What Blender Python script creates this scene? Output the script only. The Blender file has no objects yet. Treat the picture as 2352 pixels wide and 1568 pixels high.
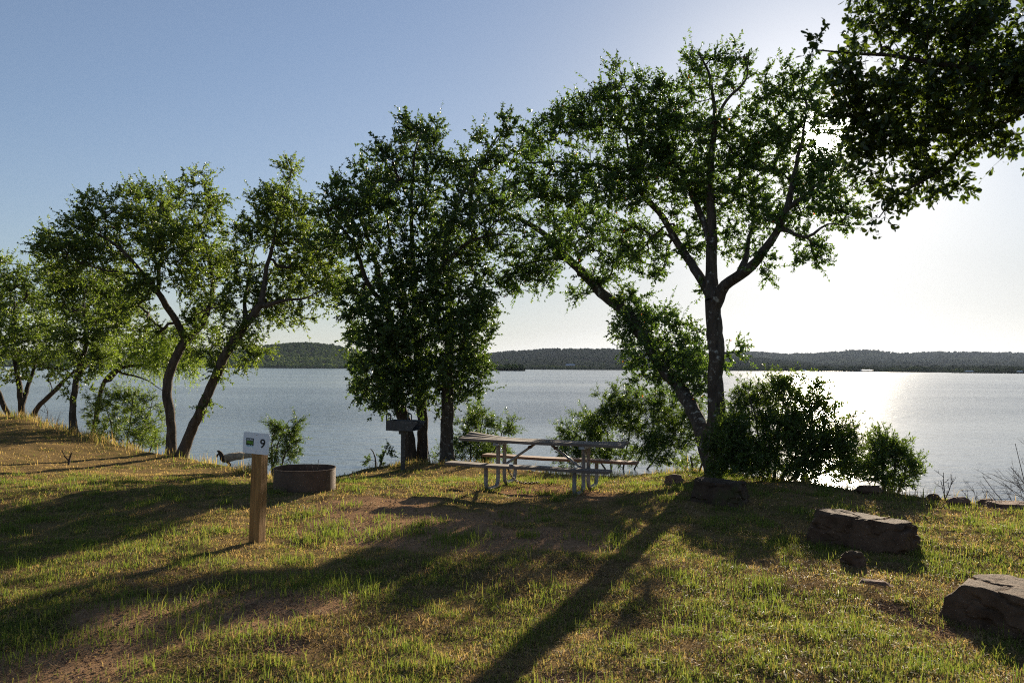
import bpy, math, random
import numpy as np
from mathutils import Vector, Matrix

random.seed(7)
rng = np.random.default_rng(11)
scene = bpy.context.scene
COL = scene.collection

# ------------------------------------------------------------------ camera
EYE = 1.8            # eye height above the turf
F, CX, CY = 1829.33, 1176.0, 784.0          # 28 mm lens, measured on a 2352 px wide print
PITCH, ROLL = math.atan(61 / F), math.radians(0.35)
_r0, _u0 = np.array([1, 0, 0.]), np.array([0, -math.sin(PITCH), math.cos(PITCH)])
FWD = np.array([0, math.cos(PITCH), math.sin(PITCH)])
RIGHT = math.cos(ROLL) * _r0 + math.sin(ROLL) * _u0
UP = -math.sin(ROLL) * _r0 + math.cos(ROLL) * _u0
CAMPOS = np.array([0, 0, EYE])


def ray(px, py):
    return FWD + (px - CX) / F * RIGHT - (py - CY) / F * UP


def at(px, py, Y):
    d = ray(px, py)
    return CAMPOS + d * (Y / d[1])


def gp(px, py, z=0.0):
    d = ray(px, py)
    return CAMPOS + d * ((z - EYE) / d[2])


cam = bpy.data.cameras.new("camera")
cam.lens, cam.sensor_width = 28.0, 36.0
cam.clip_start, cam.clip_end = 0.1, 30000
cam.dof.use_dof = True
cam.dof.focus_distance = 12.0
cam.dof.aperture_fstop = 4.0
camo = bpy.data.objects.new("camera", cam)
COL.objects.link(camo)
m = Matrix.Identity(4)
for i in range(3):
    m[i][0], m[i][1], m[i][2], m[i][3] = RIGHT[i], UP[i], -FWD[i], CAMPOS[i]
camo.matrix_world = m
scene.camera = camo

# ------------------------------------------------------------------ sky and sun
sd = ray(1890, 322)
sd = sd / np.linalg.norm(sd)
SUN_EL = math.asin(sd[2])
SUN_AZ = math.atan2(sd[0], sd[1])            # clockwise from +Y

world = bpy.data.worlds.new("World")
scene.world = world
world.use_nodes = True
nt = world.node_tree
nt.nodes.clear()
out = nt.nodes.new("ShaderNodeOutputWorld")
bg = nt.nodes.new("ShaderNodeBackground")
sky = nt.nodes.new("ShaderNodeTexSky")
sky.sky_type = 'NISHITA'
sky.sun_disc = False
sky.sun_elevation = SUN_EL
sky.sun_rotation = SUN_AZ
sky.altitude = 300
sky.air_density = 1.0
sky.dust_density = 0.35
sky.ozone_density = 2.0
bg.inputs['Strength'].default_value = 0.052
hsv = nt.nodes.new("ShaderNodeHueSaturation"); hsv.inputs['Saturation'].default_value = 1.0
tint = nt.nodes.new("ShaderNodeMix"); tint.data_type = 'RGBA'; tint.blend_type = 'MULTIPLY'
tint.inputs['Factor'].default_value = 1.0; tint.inputs['B'].default_value = (0.95, 1.0, 1.10, 1)
bw = nt.nodes.new("ShaderNodeRGBToBW"); nt.links.new(sky.outputs[0], bw.inputs[0])
mr = nt.nodes.new("ShaderNodeMapRange")
for k_, v_ in (('From Min', 3.0), ('From Max', 14.0), ('To Min', 0.84), ('To Max', 0.22)): mr.inputs[k_].default_value = v_
nt.links.new(bw.outputs[0], mr.inputs['Value']); nt.links.new(mr.outputs[0], hsv.inputs['Saturation'])
nt.links.new(sky.outputs[0], tint.inputs['A'])
nt.links.new(tint.outputs['Result'], hsv.inputs['Color'])
nt.links.new(hsv.outputs[0], bg.inputs['Color'])
SKY_S, SKY_C = 0.054, 0.62
# the bright aureole and the disc round the sun, in the sky itself
geo = nt.nodes.new("ShaderNodeTexCoord")
dot = nt.nodes.new("ShaderNodeVectorMath"); dot.operation = 'DOT_PRODUCT'
dot.inputs[1].default_value = tuple(sd)
nt.links.new(geo.outputs['Generated'], dot.inputs[0])


def wmath(op, a, b):
    n = nt.nodes.new("ShaderNodeMath"); n.operation = op
    for k, v in ((0, a), (1, b)):
        if isinstance(v, (int, float)):
            n.inputs[k].default_value = v
        else:
            nt.links.new(v, n.inputs[k])
    return n.outputs[0]


lum = wmath('MULTIPLY', bw.outputs[0], SKY_S)
nt.links.new(wmath('DIVIDE', SKY_S, wmath('ADD', 1.0, wmath('DIVIDE', lum, SKY_C))), bg.inputs['Strength'])
dmax = wmath('MAXIMUM', dot.outputs['Value'], 0.0)
aur = wmath('ADD', wmath('MULTIPLY', wmath('POWER', dmax, 60.0), 0.16),
            wmath('MULTIPLY', wmath('POWER', dmax, 4000.0), 7.0))
disc = wmath('MULTIPLY', wmath('GREATER_THAN', dmax, math.cos(math.radians(0.42))), 40.0)
bg2 = nt.nodes.new("ShaderNodeBackground")
bg2.inputs['Color'].default_value = (1, 0.95, 0.88, 1)
nt.links.new(wmath('ADD', aur, disc), bg2.inputs['Strength'])
add = nt.nodes.new("ShaderNodeAddShader")
nt.links.new(bg.outputs[0], add.inputs[0])
nt.links.new(bg2.outputs[0], add.inputs[1])
nt.links.new(add.outputs[0], out.inputs['Surface'])

sun = bpy.data.lights.new("sun", 'SUN')
sun.energy = 5.0
sun.angle = math.radians(0.5)
sun.color = (1.0, 0.86, 0.66)
suno = bpy.data.objects.new("sun", sun)
suno.rotation_euler = Vector((-sd[0], -sd[1], -sd[2])).to_track_quat('-Z', 'Y').to_euler()
suno.location = (20, 40, 30)
COL.objects.link(suno)

scene.view_settings.view_transform = 'Standard'
scene.view_settings.look = 'None'
scene.view_settings.gamma = 1.0
scene.view_settings.exposure = 1.3
scene.cycles.use_denoising = False
scene.cycles.filter_width = 1.1
scene.cycles.max_bounces = 8
scene.cycles.diffuse_bounces = 3
scene.cycles.glossy_bounces = 3
scene.cycles.transmission_bounces = 4
scene.cycles.sample_clamp_indirect = 4.0


# ------------------------------------------------------------------ helpers
def tag(o, label=None, cat=None, group=None, kind=None):
    if label: o["label"] = label
    if cat: o["category"] = cat
    if group: o["group"] = group
    if kind: o["kind"] = kind
    return o


def empty(name, loc, label, cat, group=None, rz=0.0):
    o = bpy.data.objects.new(name, None)
    o.empty_display_size = 0.3
    o.location = tuple(loc)
    o.rotation_euler = (0, 0, rz)
    COL.objects.link(o)
    return tag(o, label, cat, group)


def mesh_np(name, V, polys, mat, parent=None, attrs=None, smooth=False, world_coords=True):
    """polys: list of (n,k) int arrays.  V are world coords; with a parent they are made local to it."""
    V = np.asarray(V, dtype=np.float32)
    if parent is not None and world_coords:
        Mi = np.array((Matrix.Translation(parent.location) @ parent.rotation_euler.to_matrix().to_4x4()).inverted())
        V = (V @ Mi[:3, :3].T + Mi[:3, 3]).astype(np.float32)
    me = bpy.data.meshes.new(name)
    me.vertices.add(len(V))
    me.vertices.foreach_set("co", V.ravel())
    loops = np.concatenate([p.ravel() for p in polys]).astype(np.int32)
    counts = np.concatenate([np.full(len(p), p.shape[1], dtype=np.int32) for p in polys])
    starts = np.concatenate([[0], np.cumsum(counts)[:-1]]).astype(np.int32)
    me.loops.add(len(loops))
    me.loops.foreach_set("vertex_index", loops)
    me.polygons.add(len(counts))
    me.polygons.foreach_set("loop_start", starts)
    if smooth:
        me.polygons.foreach_set("use_smooth", np.ones(len(counts), dtype=bool))
    if attrs:
        for an, av in attrs.items():
            a = me.attributes.new(an, 'FLOAT', 'POINT')
            a.data.foreach_set("value", np.asarray(av, dtype=np.float32))
    me.update(calc_edges=True)
    me.validate()
    for mm in (mat if isinstance(mat, (list, tuple)) else [mat]):
        me.materials.append(mm)
    o = bpy.data.objects.new(name, me)
    COL.objects.link(o)
    if parent is not None:
        o.parent = parent
    return o


class MB:
    """collects boxes, tubes and prisms in LOCAL coordinates of one mesh"""
    def __init__(s):
        s.V, s.F, s.n = [], [], 0

    def add(s, V, F):
        V = np.asarray(V, float)
        s.V.append(V)
        s.F += [tuple(i + s.n for i in f) for f in F]
        s.n += len(V)

    def box(s, c, size, rot=None, taper=1.0):
        x, y, z = [v / 2 for v in size]
        V = np.array([[-x, -y, -z], [x, -y, -z], [x, y, -z], [-x, y, -z],
                      [-x * taper, -y * taper, z], [x * taper, -y * taper, z], [x * taper, y * taper, z], [-x * taper, y * taper, z]])
        if rot is not None:
            V = V @ np.array(rot).T
        s.add(V + np.array(c), [(0, 3, 2, 1), (4, 5, 6, 7), (0, 1, 5, 4), (1, 2, 6, 5), (2, 3, 7, 6), (3, 0, 4, 7)])

    def tube(s, pts, r, n=10, cap=True):
        pts = np.asarray(pts, float)
        r = np.broadcast_to(np.asarray(r, float), (len(pts),))
        V, F = tube_arrays(pts, r, n)
        base = s.n
        s.V.append(V)
        s.F += [tuple(int(i) + base for i in f) for f in F]
        if cap:
            s.F.append(tuple(base + k for k in range(n))[::-1])
            s.F.append(tuple(base + (len(pts) - 1) * n + k for k in range(n)))
        s.n += len(V)

    def build(s, name, mat, parent=None, bevel=0, smooth=False):
        me = bpy.data.meshes.new(name)
        me.from_pydata(np.concatenate(s.V).tolist(), [], s.F)
        me.materials.append(mat)
        if smooth:
            for p in me.polygons: p.use_smooth = True
        o = bpy.data.objects.new(name, me)
        COL.objects.link(o)
        if parent is not None: o.parent = parent
        if bevel:
            b = o.modifiers.new("bevel", 'BEVEL'); b.width = bevel; b.segments = 2; b.limit_method = 'ANGLE'
        return o


def tube_arrays(pts, r, n):
    k = len(pts)
    T = np.gradient(pts, axis=0)
    T /= np.linalg.norm(T, axis=1)[:, None] + 1e-9
    ref = np.array([0.31, 0.95, 0.05]) if abs(T[0][1]) < 0.8 else np.array([0.9, 0.1, 0.3])
    A = np.cross(T, ref); A /= np.linalg.norm(A, axis=1)[:, None] + 1e-9
    B = np.cross(T, A)
    ang = np.arange(n) * 2 * np.pi / n
    V = pts[:, None, :] + r[:, None, None] * (np.cos(ang)[None, :, None] * A[:, None, :] + np.sin(ang)[None, :, None] * B[:, None, :])
    i = np.arange(k - 1)[:, None] * n
    j = np.arange(n)[None, :]
    j2 = (j + 1) % n
    Fq = np.stack([i + j, i + n + j, i + n + j2, i + j2], axis=-1).reshape(-1, 4)
    return V.reshape(-1, 3), Fq


def catmull(P, step):
    P = np.asarray(P, float)
    if len(P) < 3:
        n = max(2, int(np.linalg.norm(P[-1] - P[0]) / step) + 1)
        t = np.linspace(0, 1, n)[:, None]
        return P[0] + (P[-1] - P[0]) * t
    Q = np.vstack([2 * P[0] - P[1], P, 2 * P[-1] - P[-2]])
    res = []
    for i in range(1, len(Q) - 2):
        n = max(2, int(np.linalg.norm(Q[i + 1] - Q[i]) / step) + 1)
        t = np.linspace(0, 1, n, endpoint=False)[:, None]
        a, b, c, d = Q[i - 1], Q[i], Q[i + 1], Q[i + 2]
        res.append(0.5 * (2 * b + (c - a) * t + (2 * a - 5 * b + 4 * c - d) * t ** 2 + (3 * b - a - 3 * c + d) * t ** 3))
    res.append(P[-1:])
    return np.vstack(res)


def _hash(ix, iy, iz, seed):
    h = (ix * 374761393 + iy * 668265263 + iz * 2147483647 + seed * 974634777) & 0xFFFFFFFF
    h = ((h ^ (h >> 13)) * 1274126177) & 0xFFFFFFFF
    h = (h ^ (h >> 16)) & 0xFFFFFFFF
    return h / 4294967295.0


def vnoise(x, y, z=0.0, seed=0):
    x, y, z = np.broadcast_arrays(np.asarray(x, float), np.asarray(y, float), np.asarray(z, float))
    xi, yi, zi = np.floor(x).astype(np.int64), np.floor(y).astype(np.int64), np.floor(z).astype(np.int64)
    fx, fy, fz = x - xi, y - yi, z - zi
    fx, fy, fz = [f * f * (3 - 2 * f) for f in (fx, fy, fz)]
    r = 0
    for dx in (0, 1):
        for dy in (0, 1):
            for dz in (0, 1):
                w = (fx if dx else 1 - fx) * (fy if dy else 1 - fy) * (fz if dz else 1 - fz)
                r = r + w * _hash(xi + dx, yi + dy, zi + dz, seed)
    return r


def fbm(x, y, z=0.0, seed=0, oct=4):
    r, a, t = 0, 1.0, 0
    for k in range(oct):
        f = 2.0 ** k
        r = r + a * vnoise(np.asarray(x) * f, np.asarray(y) * f, np.asarray(z) * f, seed + k * 17)
        t += a; a *= 0.5
    return r / t


# ------------------------------------------------------------------ materials
def newmat(name):
    mt = bpy.data.materials.new(name)
    mt.use_nodes = True
    t = mt.node_tree
    b = t.nodes["Principled BSDF"]
    return mt, t, b


def N(t, typ, **kw):
    n = t.nodes.new(typ)
    for k, v in kw.items():
        setattr(n, k, v)
    return n


def ramp(t, fac, stops):
    r = N(t, "ShaderNodeValToRGB")
    el = r.color_ramp.elements
    while len(el) < len(stops): el.new(0.5)
    for e, (p, c) in zip(el, stops):
        e.position = p; e.color = (*c, 1)
    t.links.new(fac, r.inputs[0])
    return r.outputs[0]


def noise_tex(t, scale, detail=4, rough=0.55, coord='Object', stretch=None):
    tc = N(t, "ShaderNodeTexCoord")
    src = tc.outputs[coord]
    if stretch:
        mp = N(t, "ShaderNodeMapping"); mp.inputs['Scale'].default_value = stretch
        t.links.new(src, mp.inputs[0]); src = mp.outputs[0]
    n = N(t, "ShaderNodeTexNoise")
    n.inputs['Scale'].default_value = scale; n.inputs['Detail'].default_value = detail; n.inputs['Roughness'].default_value = rough
    t.links.new(src, n.inputs['Vector'])
    return n.outputs['Fac']


def bump(t, b, h, strength, dist):
    bp = N(t, "ShaderNodeBump")
    bp.inputs['Strength'].default_value = strength; bp.inputs['Distance'].default_value = dist
    t.links.new(h, bp.inputs['Height'])
    t.links.new(bp.outputs[0], b.inputs['Normal'])


def matte(mt):
    t = mt.node_tree
    b = t.nodes["Principled BSDF"]
    d = t.nodes.new("ShaderNodeBsdfDiffuse")
    for a_, c_ in (('Base Color', 'Color'), ('Normal', 'Normal')):
        if b.inputs[a_].is_linked: t.links.new(b.inputs[a_].links[0].from_socket, d.inputs[c_])
    t.links.new(d.outputs[0], t.nodes["Material Output"].inputs['Surface'])
    return mt


def leaf_mat(name, dark, mid, lite, trans=0.42, tboost=1.6, rough=0.45, odd=None):
    mt, t, b = newmat(name)
    at_ = N(t, "ShaderNodeAttribute", attribute_name="var")
    stops = [(0.0, dark), (0.5, mid), (0.9, lite)]
    if odd: stops += [(0.985, lite), (0.99, odd)]
    c = ramp(t, at_.outputs['Fac'], stops)
    t.links.new(c, b.inputs['Base Color'])
    b.inputs['Roughness'].default_value = rough
    b.inputs['Specular IOR Level'].default_value = 0.5
    tr = N(t, "ShaderNodeBsdfTranslucent")
    mx = N(t, "ShaderNodeMix", data_type='RGBA', blend_type='MULTIPLY')
    mx.inputs['Factor'].default_value = 1.0
    t.links.new(c, mx.inputs['A'])
    mx.inputs['B'].default_value = (tboost * 1.15, tboost * 1.1, tboost * 0.45, 1)
    t.links.new(mx.outputs['Result'], tr.inputs['Color'])
    ms = N(t, "ShaderNodeMixShader"); ms.inputs[0].default_value = trans
    t.links.new(b.outputs[0], ms.inputs[1]); t.links.new(tr.outputs[0], ms.inputs[2])
    t.links.new(ms.outputs[0], t.nodes["Material Output"].inputs['Surface'])
    return mt


def bark_mat(name, c1, c2, scale=14, lich=None):
    mt, t, b = newmat(name)
    n = noise_tex(t, scale, 6, 0.65, 'Object', (1, 1, 0.22))
    c = ramp(t, n, [(0.3, c1), (0.7, c2)])
    if lich:
        n2 = noise_tex(t, 9, 3, 0.5)
        f = ramp(t, n2, [(0.60, (0, 0, 0)), (0.70, (1, 1, 1))])
        mx = N(t, "ShaderNodeMix", data_type='RGBA')
        t.links.new(f, mx.inputs['Factor']); t.links.new(c, mx.inputs['A']); mx.inputs['B'].default_value = (*lich, 1)
        c = mx.outputs['Result']
    t.links.new(c, b.inputs['Base Color'])
    b.inputs['Roughness'].default_value = 0.9
    b.inputs['Specular IOR Level'].default_value = 0.2
    bump(t, b, n, 1.0, 0.06)
    return mt


M = {}
M['leaf_elm'] = leaf_mat('elm_leaf', (0.040, 0.073, 0.021), (0.065, 0.120, 0.033), (0.109, 0.181, 0.044), 0.40, 1.8, odd=(0.35, 0.10, 0.03))
M['leaf_oak'] = leaf_mat('oak_leaf', (0.036, 0.065, 0.020), (0.057, 0.101, 0.029), (0.100, 0.154, 0.036), 0.35, 1.7)
M['leaf_left'] = leaf_mat('small_leaf', (0.050, 0.082, 0.022), (0.092, 0.142, 0.034), (0.15, 0.20, 0.048), 0.45, 1.7)
M['leaf_pale'] = leaf_mat('pale_leaf', (0.055, 0.088, 0.022), (0.094, 0.143, 0.033), (0.143, 0.198, 0.050), 0.45, 1.7)
M['leaf_mesq'] = leaf_mat('feathery_leaf', (0.110, 0.165, 0.033), (0.165, 0.242, 0.044), (0.220, 0.308, 0.066), 0.5, 1.5)
M['leaf_bush'] = leaf_mat('bush_leaf', (0.036, 0.062, 0.018), (0.062, 0.104, 0.026), (0.10, 0.15, 0.036), 0.45, 1.7)
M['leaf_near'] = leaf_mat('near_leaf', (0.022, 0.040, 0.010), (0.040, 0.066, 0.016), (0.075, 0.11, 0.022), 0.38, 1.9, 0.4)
M['bark'] = bark_mat('grey_bark', (0.030, 0.022, 0.016), (0.125, 0.098, 0.074))
M['bark_lichen'] = bark_mat('lichen_bark', (0.028, 0.022, 0.017), (0.115, 0.095, 0.076), 14, (0.34, 0.34, 0.30))
M['bark_dark'] = bark_mat('dark_bark', (0.024, 0.018, 0.013), (0.085, 0.064, 0.048))
M['dry_twig'] = bark_mat('dry_twig', (0.05, 0.04, 0.035), (0.12, 0.10, 0.085))
M['drift'] = bark_mat('driftwood', (0.22, 0.17, 0.12), (0.42, 0.36, 0.28), 10)


def turf_mat():
    mt, t, b = newmat('turf_soil')
    g = N(t, "ShaderNodeAttribute", attribute_name="green")
    ba = N(t, "ShaderNodeAttribute", attribute_name="bare")
    n1 = noise_tex(t, 30, 6, 0.7)
    n2 = noise_tex(t, 160, 4, 0.7)
    soil = ramp(t, n1, [(0.25, (0.16, 0.095, 0.052)), (0.55, (0.30, 0.185, 0.105)), (0.8, (0.40, 0.26, 0.155))])
    straw = ramp(t, n2, [(0.3, (0.10, 0.068, 0.032)), (0.6, (0.24, 0.165, 0.078)), (0.8, (0.33, 0.235, 0.12))])
    moss = ramp(t, n2, [(0.3, (0.030, 0.038, 0.012)), (0.7, (0.085, 0.095, 0.028))])
    m1 = N(t, "ShaderNodeMix", data_type='RGBA')
    t.links.new(g.outputs['Fac'], m1.inputs['Factor']); t.links.new(straw, m1.inputs['A']); t.links.new(moss, m1.inputs['B'])
    m2 = N(t, "ShaderNodeMix", data_type='RGBA')
    t.links.new(ba.outputs['Fac'], m2.inputs['Factor']); t.links.new(m1.outputs['Result'], m2.inputs['A']); t.links.new(soil, m2.inputs['B'])
    t.links.new(m2.outputs['Result'], b.inputs['Base Color'])
    b.inputs['Roughness'].default_value = 0.95
    b.inputs['Specular IOR Level'].default_value = 0.1
    ad = N(t, "ShaderNodeMath", operation='ADD')
    t.links.new(n1, ad.inputs[0]); t.links.new(n2, ad.inputs[1])
    bump(t, b, ad.outputs[0], 0.6, 0.012)
    return mt


M['turf'] = matte(turf_mat())


def grass_mat():
    mt, t, b = newmat('grass_blade')
    a = N(t, "ShaderNodeAttribute", attribute_name="var")
    c = ramp(t, a.outputs['Fac'], [(0.0, (0.34, 0.23, 0.135)), (0.30, (0.31, 0.225, 0.115)), (0.48, (0.23, 0.195, 0.07)),
                                   (0.62, (0.145, 0.170, 0.042)), (0.85, (0.100, 0.145, 0.030)), (1.0, (0.070, 0.115, 0.022))])
    t.links.new(c, b.inputs['Base Color'])
    b.inputs['Roughness'].default_value = 0.55
    b.inputs['Specular IOR Level'].default_value = 0.12
    tr = N(t, "ShaderNodeBsdfTranslucent")
    mx = N(t, "ShaderNodeMix", data_type='RGBA', blend_type='MULTIPLY'); mx.inputs['Factor'].default_value = 1.0
    t.links.new(c, mx.inputs['A']); mx.inputs['B'].default_value = (1.5, 1.5, 0.9, 1)
    t.links.new(mx.outputs['Result'], tr.inputs['Color'])
    ms = N(t, "ShaderNodeMixShader"); ms.inputs[0].default_value = 0.52
    t.links.new(b.outputs[0], ms.inputs[1]); t.links.new(tr.outputs[0], ms.inputs[2])
    t.links.new(ms.outputs[0], t.nodes["Material Output"].inputs['Surface'])
    return mt


M['grass'] = grass_mat()


def straw_mat():
    mt, t, b = newmat('dead_straw')
    a = N(t, "ShaderNodeAttribute", attribute_name="var")
    c = ramp(t, a.outputs['Fac'], [(0.0, (0.12, 0.075, 0.042)), (0.25, (0.22, 0.145, 0.078)), (0.42, (0.30, 0.21, 0.115))])
    t.links.new(c, b.inputs['Base Color'])
    return matte(mt)


M['straw'] = straw_mat()





def water_mat():
    mt, t, b = newmat('lake_water')
    b.inputs['Base Color'].default_value = (0.065, 0.095, 0.125, 1)
    b.inputs['Roughness'].default_value = 0.115
    b.inputs['IOR'].default_value = 1.333
    n1 = noise_tex(t, 1.0, 3, 0.6, 'Object', (0.55, 1.3, 1))
    n2 = noise_tex(t, 1.0, 4, 0.6, 'Object', (2.2, 4.4, 1))
    n3 = noise_tex(t, 1.0, 2, 0.5, 'Object', (0.016, 0.045, 1))
    s1 = N(t, "ShaderNodeMath", operation='MULTIPLY'); s1.inputs[1].default_value = 0.45
    t.links.new(n2, s1.inputs[0])
    ad = N(t, "ShaderNodeMath", operation='ADD'); t.links.new(n1, ad.inputs[0]); t.links.new(s1.outputs[0], ad.inputs[1])
    bp = N(t, "ShaderNodeBump"); bp.inputs['Distance'].default_value = 0.20
    st = N(t, "ShaderNodeMapRange"); st.inputs['From Min'].default_value = 0.3; st.inputs['From Max'].default_value = 0.7
    st.inputs['To Min'].default_value = 0.15; st.inputs['To Max'].default_value = 0.85
    t.links.new(n3, st.inputs['Value']); t.links.new(st.outputs[0], bp.inputs['Strength'])
    t.links.new(ad.outputs[0], bp.inputs['Height'])
    t.links.new(bp.outputs[0], b.inputs['Normal'])
    return mt


M['water'] = water_mat()


def simple(name, c1, c2, scale, rough=0.7, metal=0.0, bstr=0.4, bdist=0.01, stretch=None, spec=0.4, detail=6):
    mt, t, b = newmat(name)
    n = noise_tex(t, scale, detail, 0.62, 'Object', stretch)
    t.links.new(ramp(t, n, [(0.3, c1), (0.7, c2)]), b.inputs['Base Color'])
    b.inputs['Roughness'].default_value = rough
    b.inputs['Metallic'].default_value = metal
    b.inputs['Specular IOR Level'].default_value = spec
    bump(t, b, n, bstr, bdist)
    return mt


M['post_wood'] = simple('treated_post', (0.16, 0.075, 0.020), (0.38, 0.205, 0.066), 7, 0.75, 0, 0.5, 0.006, (6, 6, 0.5))
M['sign_face'] = simple('sign_face', (0.74, 0.75, 0.78), (0.82, 0.82, 0.84), 5, 0.4, 0, 0.02, 0.001)
M['ink'] = simple('black_ink', (0.012, 0.012, 0.013), (0.02, 0.02, 0.02), 20, 0.5, 0, 0.02, 0.001)
M['logo_dark'] = simple('logo_dark_green', (0.010, 0.022, 0.014), (0.015, 0.030, 0.018), 20, 0.5, 0, 0.02, 0.001)
M['logo_green'] = simple('logo_bright_green', (0.20, 0.42, 0.03), (0.26, 0.50, 0.05), 20, 0.5, 0, 0.02, 0.001)
M['logo_blue'] = simple('logo_pale_blue', (0.28, 0.52, 0.62), (0.34, 0.58, 0.68), 20, 0.5, 0, 0.02, 0.001)
M['nail'] = simple('nail_steel', (0.2, 0.2, 0.2), (0.35, 0.35, 0.35), 30, 0.4, 0.8, 0.1, 0.001)
M['steel_rust'] = simple('sooty_rusty_steel', (0.060, 0.038, 0.026), (0.125, 0.080, 0.054), 6, 0.6, 0.3, 0.1, 0.002)
M['steel_black'] = simple('black_grill_steel', (0.025, 0.025, 0.026), (0.075, 0.073, 0.072), 18, 0.5, 0.1, 0.3, 0.003)
M['galv'] = simple('galvanised_pipe', (0.16, 0.165, 0.17), (0.33, 0.335, 0.34), 22, 0.5, 0.35, 0.15, 0.002)
M['plank_grey'] = simple('weathered_plank', (0.080, 0.062, 0.050), (0.20, 0.16, 0.13), 5, 0.8, 0, 0.7, 0.006, (0.6, 9, 9))
M['plank_red'] = simple('reddish_plank', (0.15, 0.078, 0.048), (0.28, 0.165, 0.10), 5, 0.8, 0, 0.6, 0.005, (0.6, 9, 9))
M['ash'] = simple('ash_bed', (0.05, 0.045, 0.04), (0.20, 0.18, 0.16), 14, 0.95, 0, 1, 0.02)


def rock_mat(name, c1, c2, moss=None):
    mt, t, b = newmat(name)
    n = noise_tex(t, 5, 8, 0.68)
    n2 = noise_tex(t, 34, 6, 0.7)
    c = ramp(t, n, [(0.3, c1), (0.72, c2)])
    if moss:
        f = ramp(t, noise_tex(t, 3.2, 5, 0.6), [(0.52, (0, 0, 0)), (0.66, (1, 1, 1))])
        mx = N(t, "ShaderNodeMix", data_type='RGBA')
        t.links.new(f, mx.inputs['Factor']); t.links.new(c, mx.inputs['A']); mx.inputs['B'].default_value = (*moss, 1)
        c = mx.outputs['Result']
    t.links.new(c, b.inputs['Base Color'])
    b.inputs['Roughness'].default_value = 0.88
    b.inputs['Specular IOR Level'].default_value = 0.12
    ad = N(t, "ShaderNodeMath", operation='ADD'); t.links.new(n, ad.inputs[0]); t.links.new(n2, ad.inputs[1])
    bump(t, b, ad.outputs[0], 0.9, 0.03)
    return mt


M['rock'] = rock_mat('brown_sandstone', (0.046, 0.027, 0.016), (0.17, 0.108, 0.070))
M['rock_moss'] = rock_mat('mossy_sandstone', (0.034, 0.024, 0.016), (0.11, 0.075, 0.052), (0.055, 0.060, 0.022))
M['rock_red'] = rock_mat('red_stone', (0.13, 0.070, 0.045), (0.26, 0.16, 0.11))
M['hill_soil'] = simple('hill_scrub', (0.010, 0.017, 0.008), (0.030, 0.036, 0.016), 0.02, 0.95, 0, 1.0, 4.0, None, 0.05, 8)


def wood_mat(name, dark, lite):
    mt, t, b = newmat(name)
    a = N(t, "ShaderNodeAttribute", attribute_name="var")
    c = ramp(t, a.outputs['Fac'], [(0.1, dark), (0.9, lite)])
    n = noise_tex(t, 0.8, 5, 0.7)
    c2 = ramp(t, n, [(0.3, (0.45, 0.45, 0.45)), (0.7, (1.3, 1.3, 1.3))])
    mx = N(t, "ShaderNodeMix", data_type='RGBA', blend_type='MULTIPLY'); mx.inputs['Factor'].default_value = 1.0
    t.links.new(c, mx.inputs['A']); t.links.new(c2, mx.inputs['B'])
    t.links.new(mx.outputs['Result'], b.inputs['Base Color'])
    b.inputs['Roughness'].default_value = 0.9
    b.inputs['Specular IOR Level'].default_value = 0.05
    bump(t, b, n, 1.0, 1.5)
    return mt


M['wood_green'] = wood_mat('green_woodland', (0.030, 0.050, 0.014), (0.13, 0.17, 0.040))
M['wood_shore'] = wood_mat('shore_woodland', (0.016, 0.026, 0.009), (0.075, 0.095, 0.026))
M['wood_dark'] = wood_mat('dark_woodland', (0.010, 0.017, 0.008), (0.034, 0.048, 0.016))
M['roof_blue'] = simple('metal_roof', (0.30, 0.36, 0.46), (0.42, 0.48, 0.58), 1, 0.45, 0.3, 0.05, 0.01)
M['roof_white'] = simple('white_roof', (0.62, 0.62, 0.62), (0.78, 0.78, 0.78), 1, 0.5, 0, 0.05, 0.01)
M['wall_tan'] = simple('tan_wall', (0.26, 0.22, 0.18), (0.36, 0.31, 0.26), 2, 0.8, 0, 0.05, 0.01)

for k_ in ('hill_soil', 'wood_green', 'wood_dark', 'wood_shore'): matte(M[k_])

# ------------------------------------------------------------------ terrain
EDGE = np.array([(-60, 44), (-40, 36), (-20, 27), (-15, 23.4), (-10.1, 19.2), (-7.45, 18.1), (-6.2, 17.0), (-4.6, 15.7), (-3.35, 15.5), (-2.95, 16.6),
                 (-2.4, 17.1), (-1.3, 17.5), (-0.5, 17.1), (0.22, 16.4), (1.04, 15.4), (2.72, 15.4), (3.55, 14.6), (4.27, 13.6), (4.95, 12.5), (5.9, 11.7), (6.8, 10.55),
                 (8.8, 9.2), (14, 6), (30, 0), (60, -8)])
WATER_Z = -0.65


def edge_y(x):
    return np.interp(x, EDGE[:, 0], EDGE[:, 1]) + 0.12 * (vnoise(np.asarray(x) * 1.7, 3.3) - 0.5)


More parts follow.
